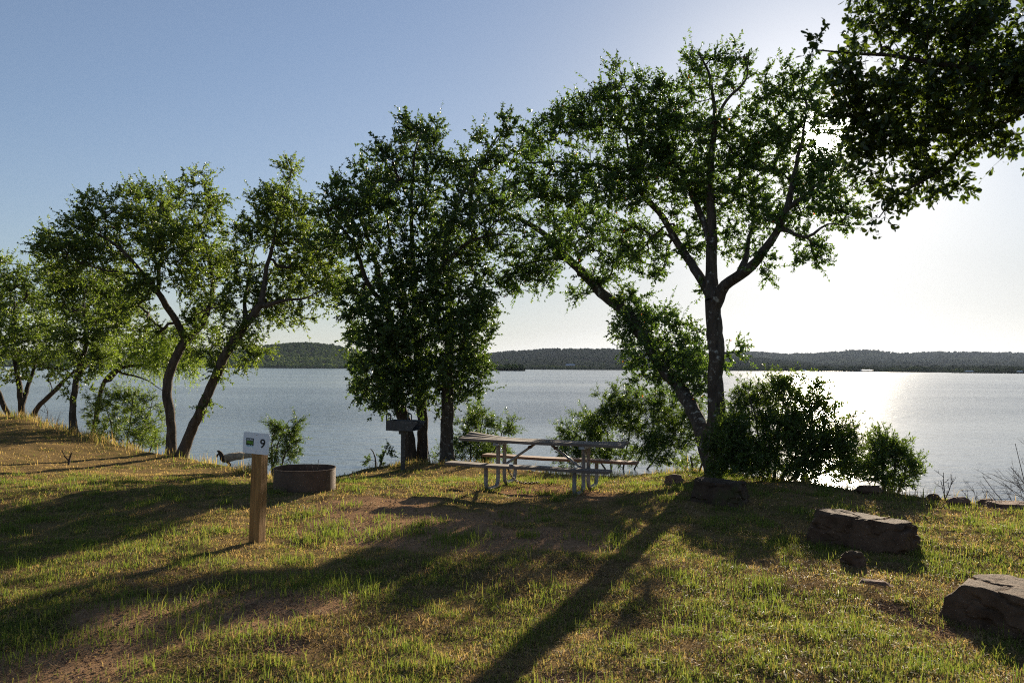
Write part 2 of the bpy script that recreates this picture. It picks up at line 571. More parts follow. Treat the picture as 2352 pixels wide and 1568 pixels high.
def ground_z(x, y):
    x, y = np.asarray(x, float), np.asarray(y, float)
    d = y - edge_y(x)                                   # > 0 past the bank edge
    left = np.clip((-x - 6.0) / 8.0, 0, 1)
    left = left * left * (3 - 2 * left)
    brow = np.clip((y - 10.5) / 6.0, 0, 1)
    z = 0.03 - 0.30 * brow * brow * (3 - 2 * brow) * np.clip((4.6 - x) / 2.2, 0, 1) + 0.55 * left * np.clip((y - 8) / 10, 0, 1.2)
    z = z + 0.09 * (fbm(x * 0.35, y * 0.35, 0, 5, 3) - 0.5) * 2 + 0.035 * (fbm(x * 1.6, y * 1.6, 0, 9, 3) - 0.5) * 2
    z = z - 0.13 * np.exp(-((x + 4.7) / 1.3) ** 2) * np.clip((y - 11) / 3, 0, 1)
    s = np.clip((d + 0.25) / 1.9, 0, 1)
    s = s * s * (3 - 2 * s)
    z = z * (1 - s) + s * (-1.0)
    return z - np.clip(d - 1.7, 0, 40) * 0.08


def gp(px, py, z=None):
    d = ray(px, py)
    zz = 0.0 if z is None else z
    for _ in range(25 if z is None else 1):
        p = CAMPOS + d * ((zz - EYE) / d[2])
        if z is None: zz = 0.5 * zz + 0.5 * float(ground_z(p[0], p[1]))
    return p


# bare earth patches (centre x, y, radius x, radius y, weight)
def ell(px, py, rx, ry, w):
    c = gp(px, py); a = gp(px + rx, py); b_ = gp(px, py - ry); b2 = gp(px, py + ry)
    return (c[0], c[1], abs(a[0] - c[0]), min(1.0, max(0.15, abs(b_[1] - b2[1]) / 2)), w)


BARE = [ell(900, 1200, 230, 55, 1.0), ell(1080, 1235, 170, 32, 0.9), ell(850, 1160, 170, 28, 0.8), ell(1300, 1230, 160, 30, .6), ell(420, 1410, 270, 48, 1.15), ell(120, 1530, 250, 60, 1.15), ell(300, 1460, 200, 40, .8),
        ell(640, 1385, 170, 38, 0.95), ell(1300, 1130, 160, 18, 0.6), ell(1300, 1560, 120, 25, 0.6), ell(640, 1480, 80, 30, 0.5), ell(2060, 1400, 60, 25, 0.6),
        ell(1400, 1460, 70, 20, 0.5), ell(1200, 1185, 120, 20, .45), ell(2150, 1440, 60, 40, 0.5)]


def bare_map(x, y):
    x, y = np.asarray(x, float), np.asarray(y, float)
    b = np.zeros(np.broadcast(x, y).shape)
    for cx, cy, rx, ry, w in BARE:
        q = ((x - cx) / rx) ** 2 + ((y - cy) / ry) ** 2
        b = np.maximum(b, w * np.clip(1.35 - q, 0, 1))
    n = fbm(x * 2.2, y * 2.2, 0, 21, 4)
    b = b * 1.35 + (n - 0.5) * (0.75 + 0.6 * np.clip(b * 3, 0, 1))
    return np.clip((b - 0.30) * 2.6, 0, 1)


def green_map(x, y):
    x, y = np.asarray(x, float), np.asarray(y, float)
    n = fbm(x * 0.9, y * 0.9, 0, 31, 4)
    n2 = fbm(x * 3.5, y * 3.5, 0, 41, 3)
    n3 = fbm(x * 9, y * 9, 0, 47, 2)
    g = 0.36 + 0.10 * np.clip(x / 3, 0, 1) + (n - 0.5) * 1.3 + (n2 - 0.5) * 1.5 + (n3 - 0.5) * 1.1
    g = g - 0.35 * np.clip((-x - 5.5) / 3, 0, 1) * np.clip((y - 9) / 4, 0, 1) + 0.20 * np.clip((7.5 - y) / 3, 0, 1)
    return np.clip(g, 0, 1)


def axis(segs):
    r = []
    for a, b, s in segs:
        r.append(np.arange(a, b, s))
    r.append([segs[-1][1]])
    return np.concatenate(r)


gx = axis([(-300, -60, 30), (-60, -24, 3), (-24, -11, 0.3), (-11, 10, 0.09), (10, 24, 0.6), (24, 60, 4), (60, 300, 40)])
gy = axis([(-300, -40, 30), (-40, 0, 2), (0, 2.6, 0.3), (2.6, 12, 0.07), (12, 20, 0.11), (20, 30, 0.35), (30, 60, 3), (60, 300, 40)])
GX, GY = np.meshgrid(gx, gy)
GZ = ground_z(GX, GY)
bm_, gm_ = bare_map(GX, GY), green_map(GX, GY)
GZ = GZ + 0.018 * (fbm(GX * 6, GY * 6, 0, 77, 3) - 0.5) * 2 - 0.015 * bm_
nx, ny = len(gx), len(gy)
ii = (np.arange(ny - 1)[:, None] * nx + np.arange(nx - 1)[None, :]).ravel()
Q = np.stack([ii, ii + 1, ii + nx + 1, ii + nx], axis=1)
g = mesh_np("ground", np.stack([GX.ravel(), GY.ravel(), GZ.ravel()], 1), [Q], M['turf'], attrs={'green': gm_.ravel(), 'bare': bm_.ravel()}, smooth=True)
tag(g, kind='structure')

w = mesh_np("water", [[-9000, -40, WATER_Z], [9000, -40, WATER_Z], [9000, 12000, WATER_Z], [-9000, 12000, WATER_Z]], [np.array([[0, 1, 2, 3]])], M['water'])
tag(w, kind='structure')


# ------------------------------------------------------------------ far hills
def hor(px):
    return 845 + math.tan(ROLL) * (np.asarray(px, float) - 1176)


SHORE = np.array([(-900, 820), (-300, 1000), (641, 1320), (1222, 1440), (1775, 1220), (2352, 900), (2900, 820)])


def shore_y(px):
    return np.interp(px, SHORE[:, 0], SHORE[:, 1])


def unit_ico(sub):
    import bmesh
    b = bmesh.new()
    bmesh.ops.create_icosphere(b, subdivisions=sub, radius=1)
    V = np.array([v.co[:] for v in b.verts]); Fc = np.array([[v.index for v in f.verts] for f in b.faces])
    b.free()
    return V, Fc


ICO1, ICO2, ICO3, ICO6 = unit_ico(1), unit_ico(2), unit_ico(3), unit_ico(6)


def crowns(P, R, ico, mat, name, H=0.8, var=None, parent=None):
    IV, IF = ico
    n = len(P)
    off = rng.random((n, 1, 3)) * 50
    q = IV[None] * 1.7 + off
    d = 0.70 + 0.62 * vnoise(q[..., 0], q[..., 1], q[..., 2], 3) + 0.25 * (rng.random((n, len(IV))) - 0.5)
    V = IV[None] * d[..., None] * R[:, None, None] * np.array([1, 1, H]) + P[:, None, :]
    Fa = (IF[None] + (np.arange(n) * len(IV))[:, None, None]).reshape(-1, 3)
    vv = rng.random(n) if var is None else var
    return V.reshape(-1, 3), Fa, np.repeat(vv, len(IV))


def hill(name, prof, px0, px1, front, crest, back, wood, n_front, n_rest, low=0.0, rfront=(2.5, 4.5), rrest=(3, 6), wname='woodland', soil='hill_soil', bias=1.0):
    prof = np.array(prof, float)
    us = np.linspace(px0, px1, 160)
    vs = np.linspace(0, 1, 26)
    U, Vv = np.meshgrid(us, vs)

    def zY(U, Vv):
        f = front(U); c = crest(U)
        t = np.clip(Vv / 0.75, 0, 1)
        Y = np.where(Vv < 0.75, f + (c - f) * t, c + (back - c) * np.clip((Vv - 0.75) / 0.25, 0, 1))
        top = EYE + (hor(U) - np.interp(U, prof[:, 0], prof[:, 1])) / F * c - 5
        sh = t ** bias
        sh = sh * sh * (3 - 2 * sh)
        fall = 1 - 0.9 * np.clip((Vv - 0.75) / 0.25, 0, 1)
        X = (U - CX) / F * Y
        z = -0.6 + 1.4 * np.clip(t * 25, 0, 1) + (top - 1) * sh * fall
        z = z + (fbm(X / 130, Y / 130, 0, 8, 4) - 0.5) * 0.30 * top * np.clip(t * 3, 0, 1)
        return X, Y, z
    X, Y, Z = zY(U, Vv)
    Z[0] = -3
    n = len(us)
    ii = (np.arange(len(vs) - 1)[:, None] * n + np.arange(n - 1)[None, :]).ravel()
    Q = np.stack([ii, ii + 1, ii + n + 1, ii + n], 1)
    h = mesh_np(name, np.stack([X.ravel(), Y.ravel(), Z.ravel()], 1), [Q], M[soil], smooth=True)
    tag(h, kind='structure')
    # woodland on it: one mass
    u = rng.uniform(px0, px1, n_front); v = rng.uniform(0.012, 0.07, n_front)
    x, y, z = zY(u, v)
    R = rng.uniform(*rfront, n_front) * (0.6 + 0.8 * vnoise(u / 25, 0, 0, 2))
    V1, F1, a1 = crowns(np.stack([x, y, z + R * 0.45], 1), R, ICO2, None, '', 0.8, np.clip(vnoise(u / 40, v * 9, 0, 6) * 0.7 + rng.random(n_front) * 0.5, 0, 1))
    u = rng.uniform(px0, px1, n_rest); v = rng.uniform(0.05, 0.80, n_rest) ** 0.9
    x, y, z = zY(u, v)
    R = rng.uniform(*rrest, n_rest)
    V2, F2, a2 = crowns(np.stack([x, y, z + R * 0.3], 1), R, ICO1, None, '', 0.75, np.clip(vnoise(x / 70, y / 70, 0, 6) * 0.8 * (1 - 0.5 * v) + rng.random(n_rest) * 0.3, 0, 1))
    for Vw, Fw, aw, mw in ((V1, F1, a1, 'wood_green' if wood == 'wood_green' else 'wood_shore'), (V2, F2, a2, wood)):
        tag(mesh_np(wname, Vw, [Fw], M[mw], attrs={'var': aw}, smooth=True), kind='stuff')


c_ = lambda v: (lambda U: np.full(np.shape(U), float(v)))
hill("hill", [(-900, 806), (-300, 800), (300, 806), (450, 808), (560, 800), (620, 793), (700, 785), (760, 787), (800, 798), (900, 818), (1000, 832), (1080, 840), (1130, 846)],
     -900, 1130, shore_y, c_(1750), 2300, 'wood_green', 2200, 12000, wname='woodland', rfront=(2.2, 4.6), rrest=(2.5, 5))
hill("hill", [(820, 838), (1000, 820), (1110, 812), (1200, 806), (1290, 801), (1350, 801), (1420, 804), (1500, 809), (1600, 812), (1700, 816), (1850, 832), (1900, 840)],
     820, 1900, shore_y, c_(3000), 4200, 'wood_dark', 1800, 12000, rfront=(2.4, 4.8), rrest=(3, 7), bias=1.35)
hill("hill", [(1450, 822), (1650, 810), (1700, 808), (1760, 810), (1800, 812), (1860, 813), (1920, 810), (1960, 806), (2000, 806), (2060, 810), (2110, 812), (2180, 809),
              (2260, 811), (2352, 812), (2500, 808), (2800, 806), (3000, 812)],
     1450, 3000, shore_y, c_(5200), 7000, 'wood_dark', 2400, 16000, rfront=(2.2, 4.2), rrest=(3.5, 9), bias=1.8)

# low wooded point reaching into the lake
hx = np.linspace(1085, 1207, 40)
pen = []
for k, px in enumerate(hx):
    wdt = 22 * (1 - ((px - 1085) / 122) ** 3) + 3
    for q, zz in ((0, -2), (0.12, 0.1), (0.5, 1.6), (0.9, 0.3), (1, -2)):
        Y = 695 + wdt * q * 3
        pen.append(((px - CX) / F * Y, Y, zz))
ii = (np.arange(39)[:, None] * 5 + np.arange(4)[None, :]).ravel()
tag(mesh_np("land", pen, [np.stack([ii, ii + 5, ii + 6, ii + 1], 1)], M['hill_soil'], smooth=True), kind='structure')
n = 70
px = rng.uniform(1085, 1203, n); Y = 695 + rng.uniform(5, 50, n) * (1 - (px - 1085) / 150)
R = rng.uniform(1.2, 2.9, n)
V1, F1, a1 = crowns(np.stack([(px - CX) / F * Y, Y, 0.9 + R * 0.7], 1), R, ICO3, None, '', 0.8)
tag(mesh_np("woodland", V1, [F1], M['wood_green'], attrs={'var': a1}, smooth=True), kind='stuff')


def far_house(name, label, px, wpx, hpx, Yo, roofm, cat):
    Y = shore_y(px) + Yo
    s = Y / F
    W, H = wpx * s, hpx * s
    zb = 1.2 if Yo > 5 else -0.2
    if Yo > 50: zb = 5
    e = empty(name, ((px - CX) * s, Y, zb), label, cat)
    b = MB(); b.box((0, 0, H * 0.3), (W * 0.9, W * 0.5, H * 0.6)); b.build('wall', M['wall_tan'], e)
    r = MB()
    x, y, z0, z1 = W / 2, W * 0.32, H * 0.6, H
    r.add([(-x, -y, z0), (x, -y, z0), (x, y, z0), (-x, y, z0), (-x * 0.85, 0, z1), (x * 0.85, 0, z1)],
          [(0, 3, 2, 1), (0, 1, 5, 4), (1, 2, 5), (2, 3, 4, 5), (3, 0, 4)])
    r.build('roof', M[roofm], e)
    d = MB(); d.box((W * 0.1, -W * 0.25 - 0.03, H * 0.22), (W * 0.16, 0.06, H * 0.44)); d.build('door', M['steel_black'], e)


far_house('lake_house', 'house with a bluish metal roof among trees below the middle hill', 1310, 22, 6, 60, 'roof_blue', 'house')
far_house('boathouse', 'small white boathouse on the far shore directly under the sun', 1846, 10, 4, -6, 'roof_white', 'boathouse')
far_house('boathouse', 'long low white roofed boathouse right of the sun glitter', 1990, 26, 4.5, 4, 'roof_white', 'boathouse')
far_house('boathouse', 'pale roofed boathouse on the far shore behind the reeds', 2226, 17, 4.5, 2, 'roof_white', 'boathouse')
far_house('boathouse', 'boathouse at the far right end of the opposite shore', 2342, 12, 5, 2, 'roof_white', 'boathouse')

# reeds standing in the lake, far right
n = 900
px = rng.uniform(2185, 2480, n); Y = shore_y(px) - rng.uniform(40, 150, n)
h_ = rng.uniform(0.5, 1.6, n); x = (px - CX) / F * Y
wv = rng.uniform(0.15, 0.5, n)
V = np.stack([np.stack([x - wv, Y, np.full(n, WATER_Z - .3)], 1), np.stack([x + wv, Y + .1, np.full(n, WATER_Z - .3)], 1),
              np.stack([x + rng.normal(0, .3, n), Y + .05, WATER_Z + h_], 1)], 1).reshape(-1, 3)
tag(mesh_np("reeds", V, [np.arange(3 * n).reshape(n, 3)], M['wood_dark'], attrs={'var': rng.random(3 * n)}), kind='stuff')


# ------------------------------------------------------------------ trees
def unit(v):
    return v / (np.linalg.norm(v, axis=-1, keepdims=True) + 1e-9)


def rand_unit(n):
    return unit(rng.normal(size=(n, 3)))


def leaf_mesh(P, D, L, W, shape):
    """P base, D direction (n,3), L, W (n,)"""
    n = len(P)
    nrm = unit(rand_unit(n) + np.array([0, 0, 0.55]))
    S = unit(np.cross(D, nrm)); nrm = np.cross(S, D)
    L_, W_ = L[:, None], W[:, None]
    if shape == 'diamond':
        c = [P, P + D * L_ * 0.45 + S * W_ * 0.5 + nrm * W_ * 0.14, P + D * L_ - nrm * L_ * 0.10, P + D * L_ * 0.45 - S * W_ * 0.5 + nrm * W_ * 0.14]
        V = np.stack(c, 1).reshape(-1, 3)
        k = (np.arange(n) * 4)[:, None]
        return V, [np.hstack([k, k + 1, k + 2]), np.hstack([k, k + 2, k + 3])], 4
    # obovate, six rim points and a midrib
    prof = [(0.12, 0.05), (0.42, 0.36), (0.72, 0.50), (0.93, 0.34)]
    c = [P]
    for t, wd in prof: c.append(P + D * L_ * t + S * W_ * wd + nrm * (W_ * 0.12 * (wd * 2) - L_ * 0.12 * t * t))
    c.append(P + D * L_ - nrm * L_ * 0.12)
    for t, wd in prof[::-1]: c.append(P + D * L_ * t - S * W_ * wd + nrm * (W_ * 0.12 * (wd * 2) - L_ * 0.12 * t * t))
    V = np.stack(c, 1).reshape(-1, 3)
    k = (np.arange(n) * 10)[:, None]
    return V, [np.hstack([k, k + 1, k + 9]), np.hstack([k + 1, k + 2, k + 8, k + 9]), np.hstack([k + 2, k + 3, k + 7, k + 8]),
               np.hstack([k + 3, k + 4, k + 6, k + 7]), np.hstack([k + 4, k + 5, k + 6])], 10


def make_tree(name, label, cat, limbs, blobs, Y0, leaf='leaf_elm', bark='bark', group=None, dens=22.0, ntw=5, tw=(0.18, 0.42), lpt=16, L=0.05, WR=0.52,
              shape='diamond', spread=1.0, step=0.14, tipr=0.004, up=0.25, parts=('trunk', 'crown'), rough=0.10, depth=0.9, droop=0.0, foot=None, mindist=0.10, wig=0.02, grow=1.12, S=1.0):
    dens, L, tw, tipr, mindist, spread, wig, step = dens / S ** 2, L * S, (tw[0] * S, tw[1] * S), tipr * S, mindist * S, spread * S, wig * S, step * S
    # --- limb skeleton
    pos, par, rad, islimb = [], [], [], []
    chains = []
    lim_pts = []
    for lb in limbs:
        pts = np.array([at(p[0], p[1], Y0 + S * (p[2] if len(p) > 2 else 0)) for p in lb['p']])
        if lb.get('root') is not None or not pos:
            g0 = ground_z(pts[0][0], pts[0][1])
            if lb.get('ground', True): pts[0][2] = min(pts[0][2], float(g0) - 0.08)
        Sp = catmull(pts, step)
        kk = np.arange(len(Sp))
        Sp[1:] += (np.stack([fbm(kk * 0.35, 1.5 + len(chains), 0, 3, 2), fbm(kk * 0.35, 7.7 + len(chains), 0, 4, 2), np.full(len(Sp), .5)], 1)[1:] - 0.5) * 2 * wig * 2
        start = -1
        if pos and lb.get('root') is None:
            PP = np.array(pos)
            start = int(np.argmin(np.linalg.norm(PP - Sp[0], axis=1)))
            Sp[0] = PP[start]
        R = np.interp(np.linspace(0, 1, len(Sp)), np.linspace(0, 1, len(lb['r'])), lb['r']) * S
        if start >= 0:
            sl = np.concatenate([[0], np.cumsum(np.linalg.norm(np.diff(Sp, axis=0), axis=1))])
            R = R + max(rad[start] * 1.01 - R[0], 0) * np.exp(-sl / (0.10 + rad[start]))
        if start < 0:
            sl = np.concatenate([[0], np.cumsum(np.linalg.norm(np.diff(Sp, axis=0), axis=1))])
            R = R * (1 + 0.55 * np.exp(-sl / 0.22))
        ids = []
        for q in range(len(Sp)):
            if q == 0 and start >= 0:
                ids.append(start); continue
            pos.append(Sp[q]); par.append(ids[-1] if ids else -1); rad.append(R[q]); islimb.append(True)
            ids.append(len(pos) - 1)
        chains.append((Sp, R, 12))
    nl = len(pos)
    nodes = list(pos)
    base = nodes[0].copy()
    e = empty(name, (base[0], base[1], float(ground_z(base[0], base[1]))), label, cat, group)
    # --- cluster points in the crown blobs
    C = []
    for bl in blobs:
        cx, cy, rx, ry = bl[:4]
        dY = bl[4] * S if len(bl) > 4 else rng.uniform(-spread, spread)
        dm = bl[5] if len(bl) > 5 else 1.0
        Y = Y0 + dY
        c = at(cx, cy, Y); s = Y / F
        a, b = rx * s * grow, ry * s * grow
        n = max(3, int(dens * dm * math.pi * a * b))
        q = rand_unit(n) * (rng.random((n, 1)) ** 0.38)
        q += 0.16 * rng.normal(size=(n, 3))
        C.append(c + q * np.array([a, depth * (a + b) / 2, b]))
    C = np.vstack(C)
    # thin out near duplicates
    keep = []
    cell = {}
    for i, p in enumerate(C):
        k = tuple(np.floor(p / mindist).astype(int))
        if k in cell: continue
        cell[k] = 1; keep.append(i)
    C = C[keep]
    if foot is not None:
        C = C[C[:, 2] > foot]
    # --- join every cluster to the nearest wood (Prim)
    NP = np.array(nodes)
    K = len(C)
    bd = np.full(K, 1e9); bi = np.zeros(K, int)
    bp_ = np.zeros(len(nodes))

    def upd(idx, P, pen):
        d = np.linalg.norm(C - P, axis=1) + pen
        mk = d < bd
        bd[mk] = d[mk]; bi[mk] = idx
    for i in range(nl):
        # prefer limb tips over the stem foot
        upd(i, NP[i], 0.0)
    alive = np.ones(K, bool)
    plen = {i: 0.0 for i in range(nl)}
    twig_chains = []
    tipnode = np.zeros(K, int)
    outd = np.zeros((K, 3))
    for _ in range(K):
        j = int(np.argmin(np.where(alive, bd, 1e12)))
        alive[j] = False
        a = bi[j]
        A = nodes[a]; B = C[j]
        dist = np.linalg.norm(B - A)
        pd = A - nodes[par[a]] if par[a] >= 0 else np.array([0, 0, 1.0])
        pd = unit(pd)
        ns = max(2, min(7, int(dist / 0.14) + 1))
        ids = [a]; pts = [A]
        for k in range(1, ns + 1):
            t = k / ns
            P = A + (B - A) * t + pd * dist * 0.22 * t * (1 - t) * 2 + np.array([0, 0, 1]) * dist * 0.12 * math.sin(math.pi * t)
            if k < ns: P = P + rng.normal(size=3) * dist * 0.035
            nodes.append(P); par.append(ids[-1]); rad.append(0); islimb.append(False)
            ids.append(len(nodes) - 1); pts.append(P)
            plen[ids[-1]] = plen[a] + dist * t
        for nid in ids[1:]:
            d = np.linalg.norm(C - nodes[nid], axis=1) + plen[nid] * 0.18
            mk = alive & (d < bd)
            bd[mk] = d[mk]; bi[mk] = nid
        twig_chains.append(ids)
        tipnode[j] = ids[-1]
        outd[j] = unit(B - A)
    # radii by the number of tips carried
    cnt = np.zeros(len(nodes))
    for j in range(K): cnt[tipnode[j]] += 1
    for i in range(len(nodes) - 1, nl - 1, -1):
        if par[i] >= 0: cnt[par[i]] += cnt[i]
    VV, FF, off = [], [], 0
    for Sp, R, ns in chains:
        Vt, Ft = tube_arrays(Sp, R, ns)
        c0 = np.repeat(Sp, ns, axis=0)
        q = Vt * 5.0
        k = 1 + rough * 2 * (fbm(q[:, 0], q[:, 1], q[:, 2] * 0.5, 13, 3) - 0.5) * 2
        Vt = c0 + (Vt - c0) * k[:, None]
        VV.append(Vt); FF.append(Ft + off); off += len(Vt)
    NA = np.array(nodes)
    for ids in twig_chains:
        pts = NA[ids]
        r = tipr * np.maximum(cnt[ids], 1) ** 0.5
        r[0] = r[1]
        if ids[0] < nl: r = np.minimum(r, rad[ids[0]] * 0.8)
        else: r = np.minimum(r, 0.05)
        Vt, Ft = tube_arrays(pts, r, 5 if r[0] > 0.012 else 4)
        VV.append(Vt); FF.append(Ft + off); off += len(Vt)
    # --- leafy shoots
    cen = C.mean(0)
    T = K * ntw
    B0 = np.repeat(C, ntw, axis=0) + rng.normal(size=(T, 3)) * 0.02
    Dd = unit(np.repeat(outd, ntw, axis=0) * 0.55 + rand_unit(T) * 1.0 + unit(np.repeat(C - cen, ntw, axis=0)) * 0.35 + np.array([0, 0, up]))
    ln = rng.uniform(*tw, T)
    # a few long shoots reach out of the crown
    ln = np.where(rng.random(T) < 0.06, ln * 1.7, ln)
    mid = B0 + Dd * ln[:, None] * 0.5 + np.array([0, 0, 0.06]) * ln[:, None]
    tip = B0 + Dd * ln[:, None] + np.array([0, 0, -droop]) * ln[:, None] + rng.normal(size=(T, 3)) * 0.1 * ln[:, None]
    A1 = unit(np.cross(Dd, np.array([0.3, 0.2, 0.93]))); A2 = np.cross(Dd, A1)
    ring = []
    for base_p, rr in ((B0, tipr * 0.8), (mid, tipr * 0.6)):
        for k in range(3):
            an = k * 2.0944
            ring.append(base_p + rr * (math.cos(an) * A1 + math.sin(an) * A2))
    ring.append(tip)
    Vt = np.stack(ring, 1).reshape(-1, 3)
    k0 = (np.arange(T) * 7)[:, None] + off
    tq = np.vstack([np.hstack([k0 + a, k0 + (a + 1) % 3, k0 + 3 + (a + 1) % 3, k0 + 3 + a]) for a in range(3)])
    tt = np.vstack([np.hstack([k0 + 3 + a, k0 + 3 + (a + 1) % 3, k0 + 6]) for a in range(3)])
    VV.append(Vt)
    mesh_np(parts[0], np.vstack(VV), [np.vstack(FF + [tq]), tt], M[bark], e, smooth=True)
    # --- leaves
    L = L * 0.86; lpt = int(lpt * 1.25)
    t = rng.random((T, lpt)) ** 0.8
    t = np.clip(t, 0.05, 1)
    P = ((1 - t) ** 2)[..., None] * B0[:, None] + (2 * t * (1 - t))[..., None] * mid[:, None] + (t ** 2)[..., None] * tip[:, None]
    P = P.reshape(-1, 3)
    Dl = unit(np.repeat(Dd, lpt, axis=0) * 0.7 + rand_unit(len(P)) * 0.9 + np.array([0, 0, -droop]))
    Ls = L * rng.uniform(0.45, 1.4, len(P)) * (1.1 - 0.35 * t.ravel())
    rel = P + Dl * (Ls * 0.5)[:, None] - CAMPOS          # the chink the sun looks through
    cs = rel @ sd / np.linalg.norm(rel, axis=1)
    kp = (cs < math.cos(math.radians(0.45))) & ((cs < math.cos(math.radians(1.15))) | (vnoise(P[:, 0] * 9, P[:, 1] * 9, P[:, 2] * 9, 5) > 0.52))
    P, Dl, Ls = P[kp], Dl[kp], Ls[kp]
    V, polys, nv = leaf_mesh(P, Dl, Ls, Ls * WR * rng.uniform(0.8, 1.2, len(P)), shape)
    var = np.clip(0.5 + (np.repeat(rng.random(K), ntw * lpt)[kp] - 0.5) * 0.6 + (rng.random(len(P)) - 0.5) * 0.7, 0, 0.985)
    var = np.where(rng.random(len(P)) < 0.002, 1.0, var)
    mesh_np(parts[1], V, polys, M[leaf], e, attrs={'var': np.repeat(var, nv)})
    return e, len(P)


nleaf = 0
TG = 'trees along the lake bank'
# the big leaning tree on the right
e, n = make_tree('bank_tree', 'tallest tree, forked grey trunk with a long limb leaning left over the table', 'tree',
    [dict(p=[(1648, 1095), (1643, 1000), (1645, 900), (1646, 800), (1641, 740), (1637, 690)], r=[0.16, 0.145, 0.135, 0.13, 0.13, 0.13]),
     dict(p=[(1637, 692), (1634, 620, .1), (1633, 540, .2), (1632, 450, .2), (1635, 350, .1), (1640, 285), (1637, 215), (1628, 165), (1600, 120)], r=[0.11, 0.085, 0.06, 0.035, 0.012]),
     dict(p=[(1640, 700), (1665, 655, -.2), (1710, 622, -.5), (1760, 570, -.8), (1795, 510, -1), (1815, 440, -1), (1830, 360, -.9), (1850, 280, -.8)], r=[0.095, 0.08, 0.06, 0.04, 0.015]),
     dict(p=[(1637, 692), (1610, 640, .3), (1570, 580, .7), (1530, 510, 1.0), (1480, 450, 1.2), (1430, 400, 1.2), (1380, 382, 1.1), (1280, 372, .9), (1200, 375, .8)], r=[0.08, 0.065, 0.05, 0.03, 0.012]),
     dict(p=[(1645, 1085, -.1), (1605, 970, .5), (1570, 900, 1.2), (1530, 850, 1.9), (1490, 790, 2.6), (1440, 720, 3.4), (1390, 680, 4.0), (1340, 630, 4.4), (1300, 590, 4.6), (1240, 530, 4.7), (1150, 480, 4.6)],
          r=[0.135, 0.13, 0.13, 0.12, 0.085, 0.03], root=1),
     dict(p=[(1640, 290), (1668, 232, -.2), (1715, 182, -.3), (1722, 120, -.3)], r=[0.035, 0.022, 0.006]),
     dict(p=[(1633, 560, .2), (1605, 480, .5), (1570, 400, .8), (1520, 320, 1), (1480, 250, 1.1)], r=[0.05, 0.04, 0.015]),
     dict(p=[(1480, 450, 1.2), (1440, 330, 1.0), (1450, 248, .9), (1432, 190, .9), (1421, 150, .9), (1419, 112, .9)], r=[0.03, 0.02, 0.013, 0.004]),
     dict(p=[(1700, 630, -.4), (1720, 560, -.1), (1730, 480, .3), (1740, 400, .5)], r=[0.045, 0.03, 0.012]),
     dict(p=[(1810, 480, -1), (1870, 430, -1.2), (1910, 400, -1.2)], r=[0.03, 0.012]),
     dict(p=[(1790, 520, -1), (1850, 545, -1.2), (1900, 515, -1.3), (1955, 520, -1.3)], r=[0.025, 0.02, 0.007]),
     dict(p=[(1300, 590, 4.6), (1230, 600, 4.6), (1170, 620, 4.5)], r=[0.03, 0.01])],
    [(1650, 150, 42, 32), (1595, 150, 22, 40), (1690, 140, 24, 26), (1610, 210, 30, 28), (1680, 215, 30, 30, 0, .6),
     (1480, 245, 70, 62, .8), (1400, 215, 38, 50, .8), (1300, 290, 55, 40, .8), (1370, 300, 75, 60, .9), (1240, 315, 35, 35, .7), (1540, 230, 40, 45, .7),
     (1560, 330, 85, 75, .6), (1640, 330, 55, 70, 0), (1500, 330, 60, 60, 1), (1780, 265, 70, 65, -.6), (1800, 195, 22, 35, -.6, .8), (1755, 195, 15, 25, -.6, .8), (1860, 225, 45, 55, -.8),
     (1865, 350, 75, 80, -.9), (1770, 370, 60, 70, -.3), (1650, 430, 75, 50, .2), (1700, 350, 50, 60, 0),
     (1500, 410, 85, 70, 1), (1410, 430, 85, 65, .8), (1310, 430, 80, 60, .5), (1225, 420, 65, 60, .5), (1590, 450, 60, 60, .8),
     (1890, 430, 65, 65, -1.1), (1810, 490, 60, 55, -.9), (1910, 500, 42, 30, -1.2), (1950, 515, 25, 14, -1.3, .8), (1860, 570, 32, 36, -1.1), (1760, 610, 20, 36, -.8), (1880, 605, 12, 18, -1.1),
     (1710, 490, 60, 55, .2), (1600, 545, 45, 40, .6), (1480, 560, 85, 55, 1.6), (1360, 540, 85, 55, 3.6), (1255, 560, 75, 65, 4.6), (1190, 610, 50, 55, 4.5), (1165, 655, 25, 18, 4.5), (1245, 640, 35, 25, 4.6),
     (1690, 560, 40, 40, 0, .7), (1415, 610, 45, 25, 3.6), (1500, 620, 30, 18, 2),
     (1440, 690, 38, 32, 3.6), (1350, 668, 32, 30, 4.2, .9), (1390, 640, 30, 20, 4.1), (1470, 755, 50, 42, 2.9), (1545, 765, 48, 38, 2.0), (1580, 830, 45, 45, 1.5), (1500, 845, 45, 45, 2.1), (1430, 775, 30, 25, 3.0),
     (1600, 890, 30, 30, .8), (1515, 720, 25, 22, 2.5), (1690, 800, 16, 18, -.2, .7), (1612, 670, 18, 16, .2), (1668, 830, 18, 22, 0, .7), (1480, 810, 36, 36, 2.4, .7), (1540, 820, 44, 40, 1.9, .7), (1570, 880, 40, 36, 1.2, .7), (1450, 720, 40, 34, 3.3, .6), (1600, 840, 30, 50, .9, .6), (1590, 770, 30, 34, 1.4, .6)],
    13.8, 'leaf_elm', 'bark_lichen', TG, S=1.045, dens=50, ntw=5, tw=(0.14, 0.36), lpt=24, L=0.062, spread=1.2, mindist=0.08)
nleaf += n

